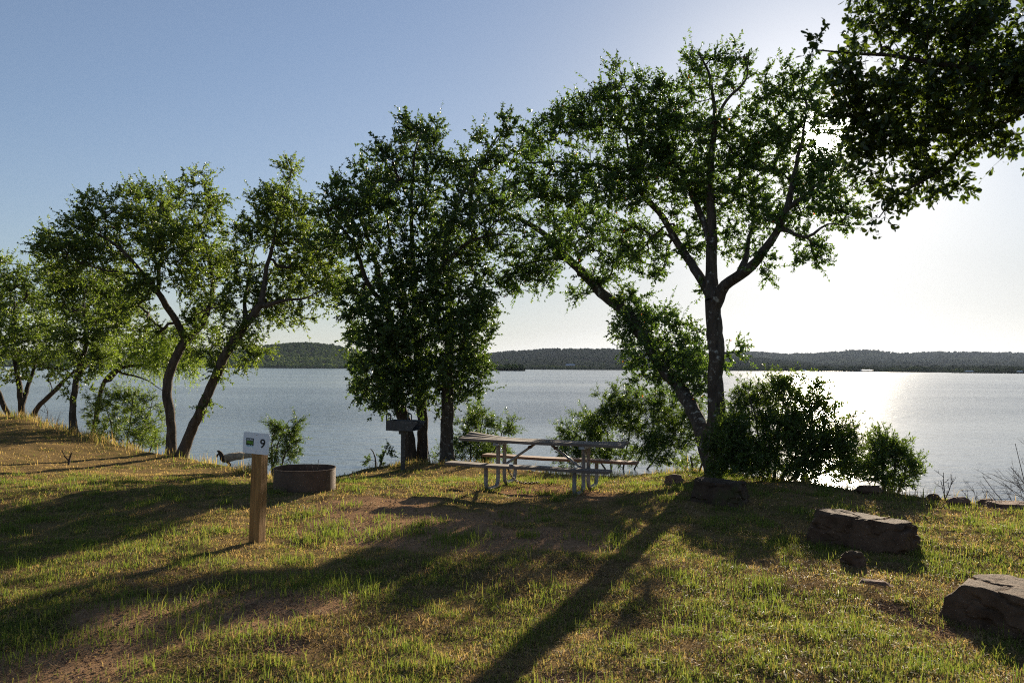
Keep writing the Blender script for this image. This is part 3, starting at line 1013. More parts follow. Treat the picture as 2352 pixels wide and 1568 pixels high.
# the three-stemmed clump in the middle
CB = [dict(p=[(946, 1058), (938, 1010), (920, 940), (912, 860), (900, 760), (880, 660), (850, 560), (820, 490)], r=[0.15, 0.125, 0.12, 0.10, 0.07, 0.04, 0.012]),
      dict(p=[(890, 700), (850, 660, -.3), (810, 560, -.5), (770, 500, -.5)], r=[0.05, 0.035, 0.01]),
      dict(p=[(905, 780), (930, 700, .3), (900, 580, .4), (880, 450, .4)], r=[0.06, 0.04, 0.012]),
      dict(p=[(912, 900), (870, 850, -.4), (840, 890, -.6)], r=[0.035, 0.02, 0.008])]
e, n = make_tree('bank_tree', 'dark leafy tree whose trunk stands directly behind the standing grill', 'tree', CB,
    [(790, 470, 52, 45), (850, 430, 52, 48), (765, 510, 45, 42), (820, 550, 60, 48), (870, 500, 50, 50), (870, 630, 62, 60), (840, 720, 45, 48), (875, 800, 55, 55), (880, 870, 58, 45),
     (845, 915, 38, 20), (835, 840, 30, 30), (815, 660, 28, 28, 0, .7), (805, 770, 22, 20, 0, .7), (850, 380, 28, 24), (755, 420, 22, 20, 0, .8), (895, 925, 35, 22), (745, 570, 40, 35), (890, 700, 50, 50, -.5, .8), (850, 790, 50, 44, -.4, .8), (880, 870, 50, 40, -.5, .8), (820, 690, 34, 34), (920, 780, 40, 50, -.5, .8), (830, 880, 26, 22)],
    17.9, 'leaf_oak', 'bark_dark', TG, S=1.147, dens=46, ntw=5, tw=(0.14, 0.34), lpt=24, L=0.066, mindist=0.08, WR=0.55, spread=0.8)
nleaf += n
e, n = make_tree('bank_tree', 'tall narrow tree with a rounded top, middle of the three-stemmed clump', 'tree',
    [dict(p=[(970, 1056), (969, 950), (962, 830), (955, 700), (948, 580), (944, 460), (950, 380), (965, 300)], r=[0.12, 0.105, 0.09, 0.075, 0.055, 0.04, 0.025, 0.01]),
     dict(p=[(946, 500), (985, 430, .3), (1005, 340, .3)], r=[0.035, 0.02, 0.008]), dict(p=[(945, 470), (910, 400, -.3), (895, 350, -.3)], r=[0.03, 0.02, 0.008])],
    [(960, 310, 48, 32), (900, 345, 35, 34), (955, 390, 55, 48), (1000, 330, 28, 30), (940, 285, 24, 16), (985, 300, 20, 18), (940, 480, 55, 55), (985, 440, 32, 34, 0, .7), (950, 590, 55, 60),
     (965, 700, 52, 60), (955, 800, 52, 56), (965, 880, 50, 44), (985, 930, 26, 20, 0, .8), (905, 420, 30, 30), (980, 650, 44, 50, -.5, .8), (990, 760, 44, 54, -.5, .8), (980, 860, 44, 44, -.5, .8), (940, 900, 36, 30, -.5), (1010, 540, 44, 44)],
    18.15, 'leaf_oak', 'bark_dark', TG, S=1.142, dens=46, ntw=5, tw=(0.14, 0.34), lpt=24, L=0.066, mindist=0.08, WR=0.55, spread=0.7)
nleaf += n
e, n = make_tree('bank_tree', 'straight stemmed lichen spotted tree left of the picnic table', 'tree',
    [dict(p=[(1028, 1060), (1026, 960), (1030, 850), (1035, 740), (1030, 650), (1025, 560), (1055, 460), (1100, 380), (1160, 290)], r=[0.145, 0.125, 0.115, 0.10, 0.08, 0.06, 0.04, 0.025, 0.01]),
     dict(p=[(1028, 600), (1070, 560, -.3), (1130, 540, -.4), (1170, 540, -.4)], r=[0.05, 0.03, 0.01]), dict(p=[(1033, 760), (1080, 700, .4), (1110, 640, .5)], r=[0.04, 0.025, 0.008])],
    [(1060, 390, 42, 45), (1115, 365, 45, 38), (1160, 300, 22, 38), (1195, 340, 30, 30), (1110, 440, 60, 45), (1055, 490, 55, 50), (1055, 590, 55, 52), (1115, 550, 48, 45), (1075, 680, 50, 46), (1060, 770, 45, 48),
     (1065, 850, 40, 40), (1040, 905, 34, 22), (1115, 650, 26, 30), (1115, 740, 18, 20, 0, .8), (1100, 318, 14, 14, 0, .8), (1150, 480, 45, 40), (1012, 560, 30, 40), (1085, 800, 30, 34), (1050, 740, 44, 50, -.5, .8), (1030, 830, 40, 50, -.5, .8), (1095, 840, 24, 40), (1095, 760, 30, 44), (1110, 700, 28, 36), (1010, 660, 40, 50, -.3), (1060, 900, 40, 24, -.3)],
    17.9, 'leaf_oak', 'bark_lichen', TG, S=1.140, dens=46, ntw=5, tw=(0.14, 0.34), lpt=24, L=0.066, mindist=0.08, WR=0.55, spread=0.8)
nleaf += n

# the pair at the left
e, n = make_tree('bank_tree', 'tree with an upright curved trunk, left one of the crossing pair', 'tree',
    [dict(p=[(392, 1036), (392, 980), (384, 900), (398, 835), (428, 780)], r=[0.11, 0.105, 0.10, 0.10, 0.095]),
     dict(p=[(428, 780), (395, 722, -.2), (360, 670, -.5), (310, 605, -.7), (260, 560, -.8), (195, 520, -.8)], r=[0.08, 0.065, 0.05, 0.03, 0.01]),
     dict(p=[(428, 780), (465, 740, .3), (490, 660, .5), (470, 560, .4), (440, 470, .3)], r=[0.08, 0.06, 0.045, 0.025, 0.01]),
     dict(p=[(360, 670, -.5), (370, 580, 0), (385, 500, .3)], r=[0.04, 0.025, 0.008]),
     dict(p=[(330, 630, -.6), (240, 620, -1), (160, 590, -1.2)], r=[0.03, 0.02, 0.007])],
    [(130, 560, 36, 36, -.9), (200, 495, 38, 38, -.7), (175, 590, 48, 42, -.9), (270, 480, 48, 44), (320, 455, 34, 30), (290, 555, 66, 52), (380, 480, 40, 48), (440, 445, 40, 38), (490, 490, 28, 40), (400, 570, 66, 56),
     (330, 655, 55, 48), (450, 640, 52, 52), (480, 720, 38, 40), (225, 590, 52, 46, -.8), (150, 640, 36, 28, -.9), (92, 553, 16, 10, -.9, .9), (440, 550, 50, 50), (350, 530, 50, 50), (440, 740, 40, 30), (300, 700, 44, 40), (250, 720, 40, 40), (440, 800, 30, 24), (500, 600, 30, 50), (520, 700, 30, 36), (180, 540, 40, 40, -.8), (110, 590, 30, 26, -.9), (340, 760, 34, 30),
     (245, 650, 36, 30)],
    18.6, 'leaf_left', 'bark', TG, S=1.057, dens=47, ntw=5, tw=(0.16, 0.38), lpt=24, L=0.064, WR=0.5, spread=1.0)
nleaf += n
e, n = make_tree('bank_tree', 'tree with a trunk leaning right, right one of the crossing pair', 'tree',
    [dict(p=[(412, 1038), (450, 962, -.1), (490, 880, -.2), (520, 812, -.3), (560, 752, -.4), (600, 700, -.4)], r=[0.11, 0.105, 0.10, 0.095, 0.09, 0.08]),
     dict(p=[(600, 700, -.4), (612, 620, -.2), (635, 520), (660, 430), (668, 390)], r=[0.06, 0.045, 0.03, 0.015, 0.007]),
     dict(p=[(600, 705, -.4), (650, 690, -.7), (700, 685, -.9), (745, 665, -1)], r=[0.05, 0.035, 0.02, 0.008]), dict(p=[(560, 752, -.4), (565, 660, 0), (590, 560, .2)], r=[0.05, 0.03, 0.01])],
    [(668, 405, 22, 34), (625, 455, 42, 44), (680, 480, 30, 46), (605, 540, 48, 50), (675, 570, 52, 52), (735, 600, 38, 42), (745, 665, 42, 34), (645, 650, 60, 44), (565, 630, 38, 44), (560, 775, 38, 42), (520, 790, 30, 36),
     (640, 720, 40, 26), (695, 725, 30, 18, 0, .8), (585, 730, 30, 24), (470, 940, 14, 24, -.2, .9), (555, 850, 8, 26, -.3, .8), (500, 850, 22, 22, -.3, .8), (640, 500, 40, 46), (770, 650, 34, 40), (700, 630, 44, 40), (540, 560, 30, 40), (610, 690, 40, 36), (490, 830, 26, 26), (580, 810, 24, 26), (720, 540, 30, 34)],
    18.3, 'leaf_left', 'bark', TG, S=1.064, dens=47, ntw=5, tw=(0.16, 0.38), lpt=24, L=0.064, WR=0.5, spread=0.9)
nleaf += n
e, n = make_tree('bank_tree', 'slim paler tree with one thin trunk left of the crossing pair', 'tree',
    [dict(p=[(170, 1005), (166, 930), (178, 860), (198, 790), (192, 710), (200, 650)], r=[0.085, 0.08, 0.07, 0.05, 0.035, 0.012]), dict(p=[(180, 870), (225, 780, .3), (245, 700, .4)], r=[0.045, 0.03, 0.01])],
    [(190, 700, 50, 45), (165, 775, 46, 46), (225, 755, 46, 46), (205, 835, 34, 34), (140, 690, 36, 40), (245, 690, 32, 40), (130, 740, 30, 30), (175, 900, 22, 24, 0, .6), (110, 630, 24, 30), (160, 650, 40, 40), (220, 660, 40, 36), (270, 740, 34, 40), (130, 790, 26, 30), (240, 810, 30, 30)],
    19.9, 'leaf_pale', 'bark', TG, S=1.036, dens=40, ntw=5, tw=(0.18, 0.4), lpt=22, L=0.070, WR=0.5, spread=0.9)
nleaf += n
e, n = make_tree('bank_tree', 'many-stemmed spreading tree at the far left edge of the bank', 'tree',
    [dict(p=[(50, 985), (48, 930), (40, 860), (30, 780), (35, 690)], r=[0.085, 0.075, 0.06, 0.04, 0.012]), dict(p=[(60, 985), (88, 935, -.2), (130, 892, -.3), (190, 835, -.4)], r=[0.075, 0.065, 0.05, 0.02], root=1),
     dict(p=[(36, 985), (8, 930, .2), (-10, 880, .3), (-40, 780, .3)], r=[0.075, 0.065, 0.05, 0.02], root=1), dict(p=[(48, 930), (75, 850, .4), (95, 750, .5)], r=[0.06, 0.04, 0.012])],
    [(40, 700, 52, 52), (100, 690, 40, 48), (20, 780, 55, 55), (90, 790, 55, 52), (40, 850, 46, 30, 0, .7), (5, 605, 22, 22, 0, .8), (-30, 700, 50, 65), (120, 850, 34, 22, 0, .8), (-70, 800, 60, 60), (60, 640, 34, 24), (0, 655, 40, 40)],
    22.6, 'leaf_pale', 'bark_dark', TG, S=1.076, dens=36, ntw=5, tw=(0.18, 0.44), lpt=22, L=0.072, WR=0.5, spread=1.0)
nleaf += n
e, n = make_tree('feathery_tree', 'bright yellow-green feathery tree leaning over the water behind the crossing pair', 'tree',
    [dict(p=[(205, 960), (235, 890), (280, 845), (340, 840), (400, 845)], r=[0.085, 0.07, 0.055, 0.04, 0.012]), dict(p=[(245, 880), (290, 830, .4), (340, 790, .5), (400, 790, .5)], r=[0.06, 0.045, 0.03, 0.01]),
     dict(p=[(270, 855), (330, 870, -.3), (380, 900, -.4)], r=[0.035, 0.02, 0.006])],
    [(330, 795, 52, 30), (395, 815, 36, 34), (300, 830, 40, 24, 0, .6), (432, 830, 22, 28), (355, 835, 36, 20, 0, .8), (280, 790, 36, 26), (370, 775, 40, 20), (410, 770, 40, 20)],
    24.2, 'leaf_mesq', 'bark_dark', TG, S=1.076, dens=40, ntw=6, tw=(0.2, 0.5), lpt=26, L=0.085, WR=0.25, spread=0.9, droop=0.6, up=0.0)
nleaf += n

# overhanging live oak, near, top right: its trunk stands outside the picture
e, n = make_tree('overhanging_oak', 'large-leaved near branch hanging into the top right corner', 'tree',
    [dict(p=[(2740, 1300, .6), (2730, 900, .6), (2700, 500, .5), (2640, 250, .3), (2600, 50, .2)], r=[0.21, 0.17, 0.15, 0.10, 0.05], ground=True),
     dict(p=[(2700, 480, .5), (2560, 320, .2), (2420, 210, 0), (2300, 170, -.1), (2180, 150, -.1), (2060, 130, 0), (1960, 125, 0), (1880, 115, 0)], r=[0.07, 0.045, 0.032, 0.02, 0.012, 0.004]),
     dict(p=[(2420, 210, 0), (2320, 270, .1), (2220, 330, .2), (2130, 410, .2), (2060, 450, .2), (2020, 500, .2)], r=[0.028, 0.02, 0.012, 0.008, 0.003]),
     dict(p=[(2640, 250, .3), (2450, 60, .2), (2300, -20, .1), (2120, -40, .1)], r=[0.06, 0.04, 0.02, 0.006]),
     dict(p=[(2250, 310, .2), (2100, 300, .3), (1980, 290, .4)], r=[0.012, 0.008, 0.003])],
    [(2040, 50, 85, 55, 0), (1875, 108, 24, 16, 0, .8), (1955, 165, 60, 40, 0), (2180, 90, 110, 90, 0), (2240, 220, 120, 90, 0), (2050, 215, 95, 60, .1), (1950, 240, 55, 45, .2), (2100, 320, 95, 60, .2), (2000, 320, 70, 50, .3), (2230, 320, 70, 45, .1),
     (2150, 405, 70, 34, .2), (2055, 450, 38, 30, .2), (2010, 500, 15, 18, .2), (1995, 400, 28, 26, .2), (2190, 425, 36, 16, .2), (2315, 335, 26, 22, 0), (2330, 180, 50, 80, -.1), (2280, 50, 60, 55, 0, .6),
     (2430, 160, 110, 110, -.1), (2480, 330, 90, 90, .1), (2300, -90, 150, 80, 0), (2080, -70, 130, 60, 0), (2560, 20, 160, 140, .2), (2700, 250, 150, 160, .6, .4), (2620, -200, 250, 150, .2, .35), (2850, 0, 200, 200, .6, .3)],
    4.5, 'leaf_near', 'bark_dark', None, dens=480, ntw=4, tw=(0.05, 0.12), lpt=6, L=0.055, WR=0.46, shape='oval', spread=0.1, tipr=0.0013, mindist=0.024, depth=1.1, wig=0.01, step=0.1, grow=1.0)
nleaf += n

# ------------------------------------------------------------------ bushes
BG_ = 'bushes along the water edge'


def bush(name, label, base_px, Y0, stems, blobs, leaf='leaf_bush', **kw):
    kw.setdefault('S', 1.1)
    P = dict(grow=1.0, dens=56, ntw=6, tw=(0.12, 0.34), lpt=22, L=0.090, WR=0.20, spread=0.35, tipr=0.0032, up=0.35, parts=('stems', 'foliage'), depth=0.85, bark='dry_twig', mindist=0.07, foot=-0.85)
    P.update(kw)
    limbs = []
    for k, s in enumerate(stems):
        limbs.append(dict(p=[(base_px[0] + (k - len(stems) / 2) * 6, base_px[1])] + s, r=[0.022, 0.016, 0.006], root=k))
    return make_tree(name, label, 'bush', limbs, blobs, Y0, leaf, group=BG_, **P)


e, n = bush('shoreline_bush', 'rounded light green bush between the clump of trees and the picnic table', (1090, 1075), 18.9, [[(1080, 1010), (1070, 960)], [(1100, 1000), (1110, 950)], [(1140, 1020), (1165, 970)]],
            [(1095, 955, 24, 16), (1075, 985, 30, 28), (1115, 990, 36, 34), (1095, 1030, 44, 30), (1165, 985, 18, 26), (1060, 1020, 22, 26), (1140, 1040, 34, 22)]); nleaf += n
e, n = bush('shoreline_bush', 'broad green willow-like bush right of the picnic table', (1430, 1085), 19.6, [[(1390, 980), (1385, 900)], [(1450, 960), (1460, 900)], [(1510, 960), (1520, 900)], [(1340, 1010), (1300, 980)], [(1560, 980), (1580, 920)]],
            [(1405, 915, 30, 26), (1385, 955, 45, 40), (1450, 945, 45, 45), (1510, 925, 40, 36), (1540, 970, 50, 44), (1470, 1000, 65, 46), (1360, 1000, 55, 42), (1305, 1000, 34, 30), (1400, 1045, 70, 26), (1520, 1035, 60, 34), (1585, 990, 36, 44), (1320, 1045, 44, 22), (1580, 940, 30, 30)],
            spread=0.5); nleaf += n
e, n = bush('shoreline_bush', 'large dark bush at the foot of the tallest tree', (1790, 1112), 13.3, [[(1740, 990), (1720, 900)], [(1790, 980), (1800, 890)], [(1850, 1000), (1870, 900)], [(1680, 1020), (1690, 960)], [(1900, 1030), (1930, 960)], [(1940, 1060), (1975, 1010)]],
            [(1800, 895, 46, 28, 0), (1865, 890, 28, 22, 0, .7), (1735, 920, 46, 36, .2), (1800, 945, 56, 40, .1), (1870, 935, 40, 36, 0), (1700, 970, 42, 40, .1), (1765, 1000, 62, 46, -.1), (1860, 995, 52, 44, .1), (1920, 985, 36, 34, 0), (1670, 1030, 40, 48, -.3),
             (1700, 1065, 55, 34, -.4), (1780, 1060, 66, 34, -.2, .8), (1880, 1060, 54, 32, 0, .6), (1945, 1040, 36, 36, 0), (1965, 1072, 28, 24, 0, .7), (1650, 1070, 26, 28, -.3), (1730, 1040, 60, 50, -.3), (1690, 1010, 44, 50, -.3), (1820, 1000, 50, 50, -.1), (1900, 1030, 44, 40, 0), (1840, 1070, 60, 36, -.1, .8), (1930, 1078, 44, 28, 0), (1985, 1065, 30, 28, 0, .8), (1960, 1010, 28, 26, 0, .8)],
            S=1.0, spread=0.3, grow=0.9, L=0.078, WR=0.25, dens=110, mindist=0.055, lpt=20, foot=-0.45); nleaf += n
e, n = bush('shoreline_bush', 'small leafy bush standing alone right of the large dark bush', (2045, 1135), 12.3, [[(2030, 1070), (2025, 1025)], [(2055, 1070), (2060, 1020)], [(2075, 1080), (2095, 1040)]],
            [(2030, 1020, 24, 18, 0), (2065, 1045, 36, 28, 0), (2025, 1065, 34, 30, .1), (2085, 1075, 24, 26, 0), (2050, 1100, 40, 24, 0)], L=0.08, WR=0.26, dens=110, mindist=0.05); nleaf += n
e, n = bush('willow_sapling', 'slender upright sapling just behind the numbered post', (628, 1078), 17.1, [[(640, 1010), (665, 965)], [(625, 1020), (632, 975)], [(655, 1040), (690, 1010)]],
            [(680, 975, 14, 16, 0), (660, 1000, 24, 24, 0), (638, 1020, 20, 36, 0), (665, 1035, 20, 22, 0), (632, 1055, 14, 18, 0, .7), (630, 985, 10, 16, 0, .7)], L=0.075, WR=0.18, dens=110, tw=(0.1, 0.25), mindist=0.05); nleaf += n
e, n = bush('feathery_bush', 'pale feathery bush left of the crossing pair of trunks', (290, 1028), 20.6, [[(250, 960), (240, 920)], [(300, 950), (310, 900)], [(340, 970), (350, 920)]],
            [(240, 925, 38, 24), (300, 915, 40, 26), (340, 940, 34, 30), (260, 960, 48, 28), (320, 985, 50, 30), (350, 1000, 26, 26), (240, 990, 36, 22)], 'leaf_pale', L=0.085, WR=0.2, dens=50); nleaf += n
e, n = bush('undergrowth_bush', 'thin weedy shrub behind the standing grill', (868, 1072), 17.2, [[(862, 1050), (850, 1030)], [(880, 1045), (890, 1025)]],
            [(875, 1048, 22, 14, 0, .7), (848, 1058, 12, 8, 0, .6), (895, 1035, 12, 12, 0, .6)], L=0.05, WR=0.35, dens=80, mindist=0.05, tw=(0.06, 0.16)); nleaf += n
e, n = bush('undergrowth_bush', 'low weedy shrub at the foot of the three-stemmed clump', (1000, 1066), 18.5, [[(985, 1045), (980, 1030)], [(1045, 1045), (1055, 1030)]],
            [(1000, 1050, 28, 12, 0, .8), (1060, 1048, 22, 14, 0, .7), (945, 1050, 22, 12, 0, .6)], L=0.055, WR=0.3, dens=70); nleaf += n
e, n = bush('undergrowth_bush', 'straggly brownish shrub under the leaning limb of the tallest tree', (1600, 1085), 14.9, [[(1590, 1060), (1585, 1045)], [(1615, 1060), (1620, 1040)]],
            [(1600, 1058, 30, 18, 0), (1580, 1070, 22, 12, 0)], 'leaf_pale', L=0.06, WR=0.22, dens=70); nleaf += n
e, n = bush('undergrowth_bush', 'low green scrub on the slope below the feathery bush', (330, 1040), 19.6, [[(300, 1020), (290, 1005)], [(350, 1020), (360, 1000)]],
            [(340, 1018, 40, 14, 0), (270, 1012, 34, 14, 0, .8)], 'leaf_pale', L=0.06, WR=0.2, dens=60); nleaf += n


# bare winter shrubs on the right bank
def bare_shrub(name, label, base, Y, arms, r0, group=None, sub=3):
    b0 = at(base[0], base[1], Y); b0[2] = float(ground_z(b0[0], b0[1])) - 0.03
    e = empty(name, b0, label, 'shrub', group)
    V, Fq, off = [], [], 0

    def br(a, b, r, lev):
        nonlocal off
        n = 6
        t = np.linspace(0, 1, n)[:, None]
        L = np.linalg.norm(b - a)
        pts = a + (b - a) * t + np.cumsum(rng.normal(size=(n, 3)), 0) * L * 0.02 * (t > 0)
        Vt, Ft = tube_arrays(pts, np.linspace(r, r * 0.4, n), 5)
        V.append(Vt); Fq.append(Ft + off); off += len(Vt)
        if lev > 0:
            for k in range(rng.integers(4, 7)):
                s = rng.uniform(0.25, 0.95)
                p = pts[int(s * (n - 1))]
                d = unit(unit(b - a) + 0.75 * rng.normal(size=3) + np.array([0, 0, 0.15]))
                br(p, p + d * L * rng.uniform(0.3, 0.5), r * 0.5, lev - 1)
    for px, py, dY in arms:
        br(b0.copy(), at(px, py, Y + dY), r0, sub)
    mesh_np('branches', np.vstack(V), [np.vstack(Fq)], M['dry_twig'], e, smooth=True)


bare_shrub('bare_shrub', 'leafless spreading shrub at the right edge over the water', (2400, 1170), 11.0, [(2300, 1060, .1), (2330, 1020, 0), (2260, 1110, -.1), (2410, 1000, 0), (2480, 1030, 0), (2270, 1085, .3)], 0.009)
bare_shrub('bare_sapling', 'small leafless sapling right of the lone leafy bush', (2172, 1136), 11.3, [(2165, 1085, 0), (2190, 1100, .1)], 0.009, sub=2)
bare_shrub('bare_sapling', 'bare low twigs sprawling between the flat stones and the water', (2250, 1152), 11.2, [(2215, 1125, .1), (2270, 1130, 0), (2235, 1118, 0)], 0.006, sub=2)
bare_shrub('bare_shrub', 'thin dry twigs under the far left trees', (110, 990), 22.4, [(80, 950, 0), (110, 940, 0), (130, 960, .2)], 0.012, sub=2)

# ------------------------------------------------------------------ grass
def blades(x, y, h, wd, var, lean=0.5, flat=None, zoff=0.0):
    n = len(x)
    z = ground_z(x, y) + zoff
    az = rng.uniform(0, 2 * np.pi, n)
    le = np.abs(rng.normal(0, lean, n))
    if flat is not None: le = le + flat
    d = np.stack([np.cos(az), np.sin(az), np.zeros(n)], 1)
    az2 = rng.uniform(0, 2 * np.pi, n)
    s = np.stack([np.cos(az2), np.sin(az2), np.zeros(n)], 1) * (wd / 2)[:, None]
    B = np.stack([x, y, z - 0.01], 1)
    upv = np.array([0, 0, 1.0])
    m_ = B + d * (h * 0.25 * le)[:, None] + upv * (h * 0.55 * np.clip(1 - 0.2 * le, 0.15, 1))[:, None]
    t_ = B + d * (h * 0.85 * np.minimum(le, 1.15))[:, None] + upv * (h * np.clip(1 - 0.55 * le, 0.10, 1))[:, None]
    V = np.stack([B - s, B + s, m_ + s * 0.8, m_ - s * 0.8, t_], 1).reshape(-1, 3)
    return V, np.repeat(var, 5)


def scatter(n, x0, x1, y0, y1):
    return rng.uniform(x0, x1, n), rng.uniform(y0, y1, n)


GV, GA = [], []


def field(n, y0, y1, hmul=1.0, wmul=1.0):
    # uniform over a wedge a little wider than the view
    y = np.sqrt(rng.uniform(y0 ** 2, y1 ** 2, n))
    x = y * rng.uniform(-0.88, 0.92, n)
    b, g_ = bare_map(x, y), green_map(x, y)
    cl = fbm(x * 7, y * 7, 0, 51, 2)
    keep = (rng.random(n) > b * 0.97) & (y < edge_y(x) + 0.5)
    x, y, b, g_, cl = x[keep], y[keep], b[keep], g_[keep], cl[keep]
    n = len(x)
    isg = rng.random(n) < 0.03 + 0.48 * g_
    h = np.where(isg, rng.gamma(5, 0.0095, n), rng.gamma(4, 0.0085, n)) * (0.35 + 1.15 * cl) * hmul
    h = np.where(isg, h * (0.7 + 0.7 * g_), h)
    var = np.where(isg, np.clip(rng.normal(0.68, 0.13, n), 0.45, 1), np.clip(rng.normal(0.20, 0.14, n), 0, 0.5))
    flat = np.where(isg, 0.0, rng.uniform(0, 0.9, n))
    wd = rng.uniform(0.003, 0.0062, n) * wmul
    V, A = blades(x, y, h, wd, var, 0.7, flat)
    GV.append(V); GA.append(A)


field(380000, 3.4, 6.2, 0.82, 0.95)
field(380000, 6.2, 9.8, 0.80, 1.1)
field(280000, 9.8, 15.0, 0.82, 1.5)
field(140000, 15.0, 25.0, 1.1, 2.4)
# tufts: lush green clumps scattered over the turf and round the bare earth
nt_ = 420
ty = np.sqrt(rng.uniform(3.0 ** 2, 14 ** 2, nt_)); tx = ty * rng.uniform(-0.75, 0.75, nt_)
extra = [gp(*p) for p in ((760, 1210), (700, 1180), (1060, 1235), (650, 1345), (770, 1345), (800, 1360), (740, 1330), (120, 1480), (560, 1470), (890, 1225), (1040, 1250), (300, 1385), (450, 1400), (560, 1340), (690, 1290), (720, 1240), (1700, 1370), (1750, 1350), (1620, 1420))]
tx = np.concatenate([tx, [p[0] for p in extra] * 1]); ty = np.concatenate([ty, [p[1] for p in extra]])
for k in range(len(tx)):
    if ty[k] > edge_y(tx[k]) - 0.3: continue
    big = k >= nt_
    n = 260 if big else int(rng.integers(40, 150))
    rr = (0.16 if big else rng.uniform(0.05, 0.13))
    x = tx[k] + rng.normal(0, rr, n); y = ty[k] + rng.normal(0, rr, n)
    h = rng.gamma(7, 0.0125 if big else 0.011, n)
    V, A = blades(x, y, h, rng.uniform(0.003, 0.006, n) * (1 if ty[k] < 8 else 1.5), np.clip(rng.normal(0.74, 0.1, n), 0.5, 1), 0.65)
    GV.append(V); GA.append(A)
# tall dry grass along the bank edge
n = 26000
x = rng.uniform(-22, 10, n)
y = edge_y(x) + rng.normal(-0.05, 0.28, n)
mk = fbm(x * 1.3, y * 0.6, 0, 61, 3)
kp = rng.random(n) < np.clip((mk - 0.40) * 3, 0.05, 1)
x, y = x[kp], y[kp]; n = len(x)
h = rng.gamma(5, 0.028, n) * np.where(x < -5, 1.25, 0.8)
V, A = blades(x, y, h, rng.uniform(0.004, 0.008, n) * 1.4, np.where(rng.random(n) < 0.35, rng.uniform(0.5, 0.75, n), rng.uniform(0.0, 0.4, n)), 0.45)
GV.append(V); GA.append(A)
V = np.vstack(GV); A = np.concatenate(GA)
k = (np.arange(len(V) // 5) * 5)[:, None]
o = mesh_np("grass", V, [np.hstack([k, k + 1, k + 2, k + 3]), np.hstack([k + 3, k + 2, k + 4])], M['grass'], attrs={'var': A})
tag(o, 'mown turf of mixed green and straw-coloured blades along the bank', 'grass', kind='stuff')
# dead straw and leaf litter lying on the soil
y = np.concatenate([np.sqrt(rng.uniform(2.8 ** 2, 7.5 ** 2, 140000)), np.sqrt(rng.uniform(7.5 ** 2, 14 ** 2, 90000))])
n = len(y); x = y * rng.uniform(-0.8, 0.78, n)
lm = fbm(x * 4, y * 4, 0, 91, 3)
kk_ = rng.random(n) < np.clip((lm - 0.28) * 2.6, 0.08, 1) * (1 - 0.65 * bare_map(x, y))
x, y = x[kk_], y[kk_]; n = len(x)
kp = y < edge_y(x)
x, y = x[kp], y[kp]; n = len(x)
az = rng.uniform(0, 2 * np.pi, n); ln = rng.uniform(0.015, 0.075, n); wd = rng.uniform(0.002, 0.005, n) * np.where(y > 8, 1.5, 1)
d = np.stack([np.cos(az), np.sin(az), rng.uniform(-0.05, 0.55, n)], 1) * (ln / 2)[:, None]
s = np.stack([-np.sin(az), np.cos(az), np.zeros(n)], 1) * (wd / 2)[:, None]
c = np.stack([x, y, ground_z(x, y) + 0.012], 1)
V = np.stack([c - d - s, c - d + s, c + d + s, c + d - s], 1).reshape(-1, 3)
k = (np.arange(n) * 4)[:, None]
o = mesh_np("litter", V, [np.hstack([k, k + 1, k + 2, k + 3])], M['straw'], attrs={'var': np.repeat(rng.uniform(0, 0.42, n), 4)})
tag(o, 'dead straw and leaf litter lying on the bare soil', 'litter', kind='stuff')
# loose grit on the bare earth
n = 9000
x, y = [], []
for cx, cy, rx, ry, w_ in BARE:
    q = int(n / len(BARE)); x.append(rng.normal(cx, rx * 0.6, q)); y.append(rng.normal(cy, ry * 0.6, q))
x, y = np.concatenate(x), np.concatenate(y)
kp = (rng.random(len(x)) < bare_map(x, y)) & (y > 3)
x, y = x[kp], y[kp]; n = len(x)
R = rng.gamma(3, 0.0011, n) + 0.0015
V, Fa, _ = crowns(np.stack([x, y, ground_z(x, y) - 0.004], 1), R, ICO1, None, '', 0.7)
o = mesh_np("gravel", V, [Fa], M['rock_red'], smooth=True)
tag(o, 'reddish grit scattered over the bare earth', 'gravel', kind='stuff')


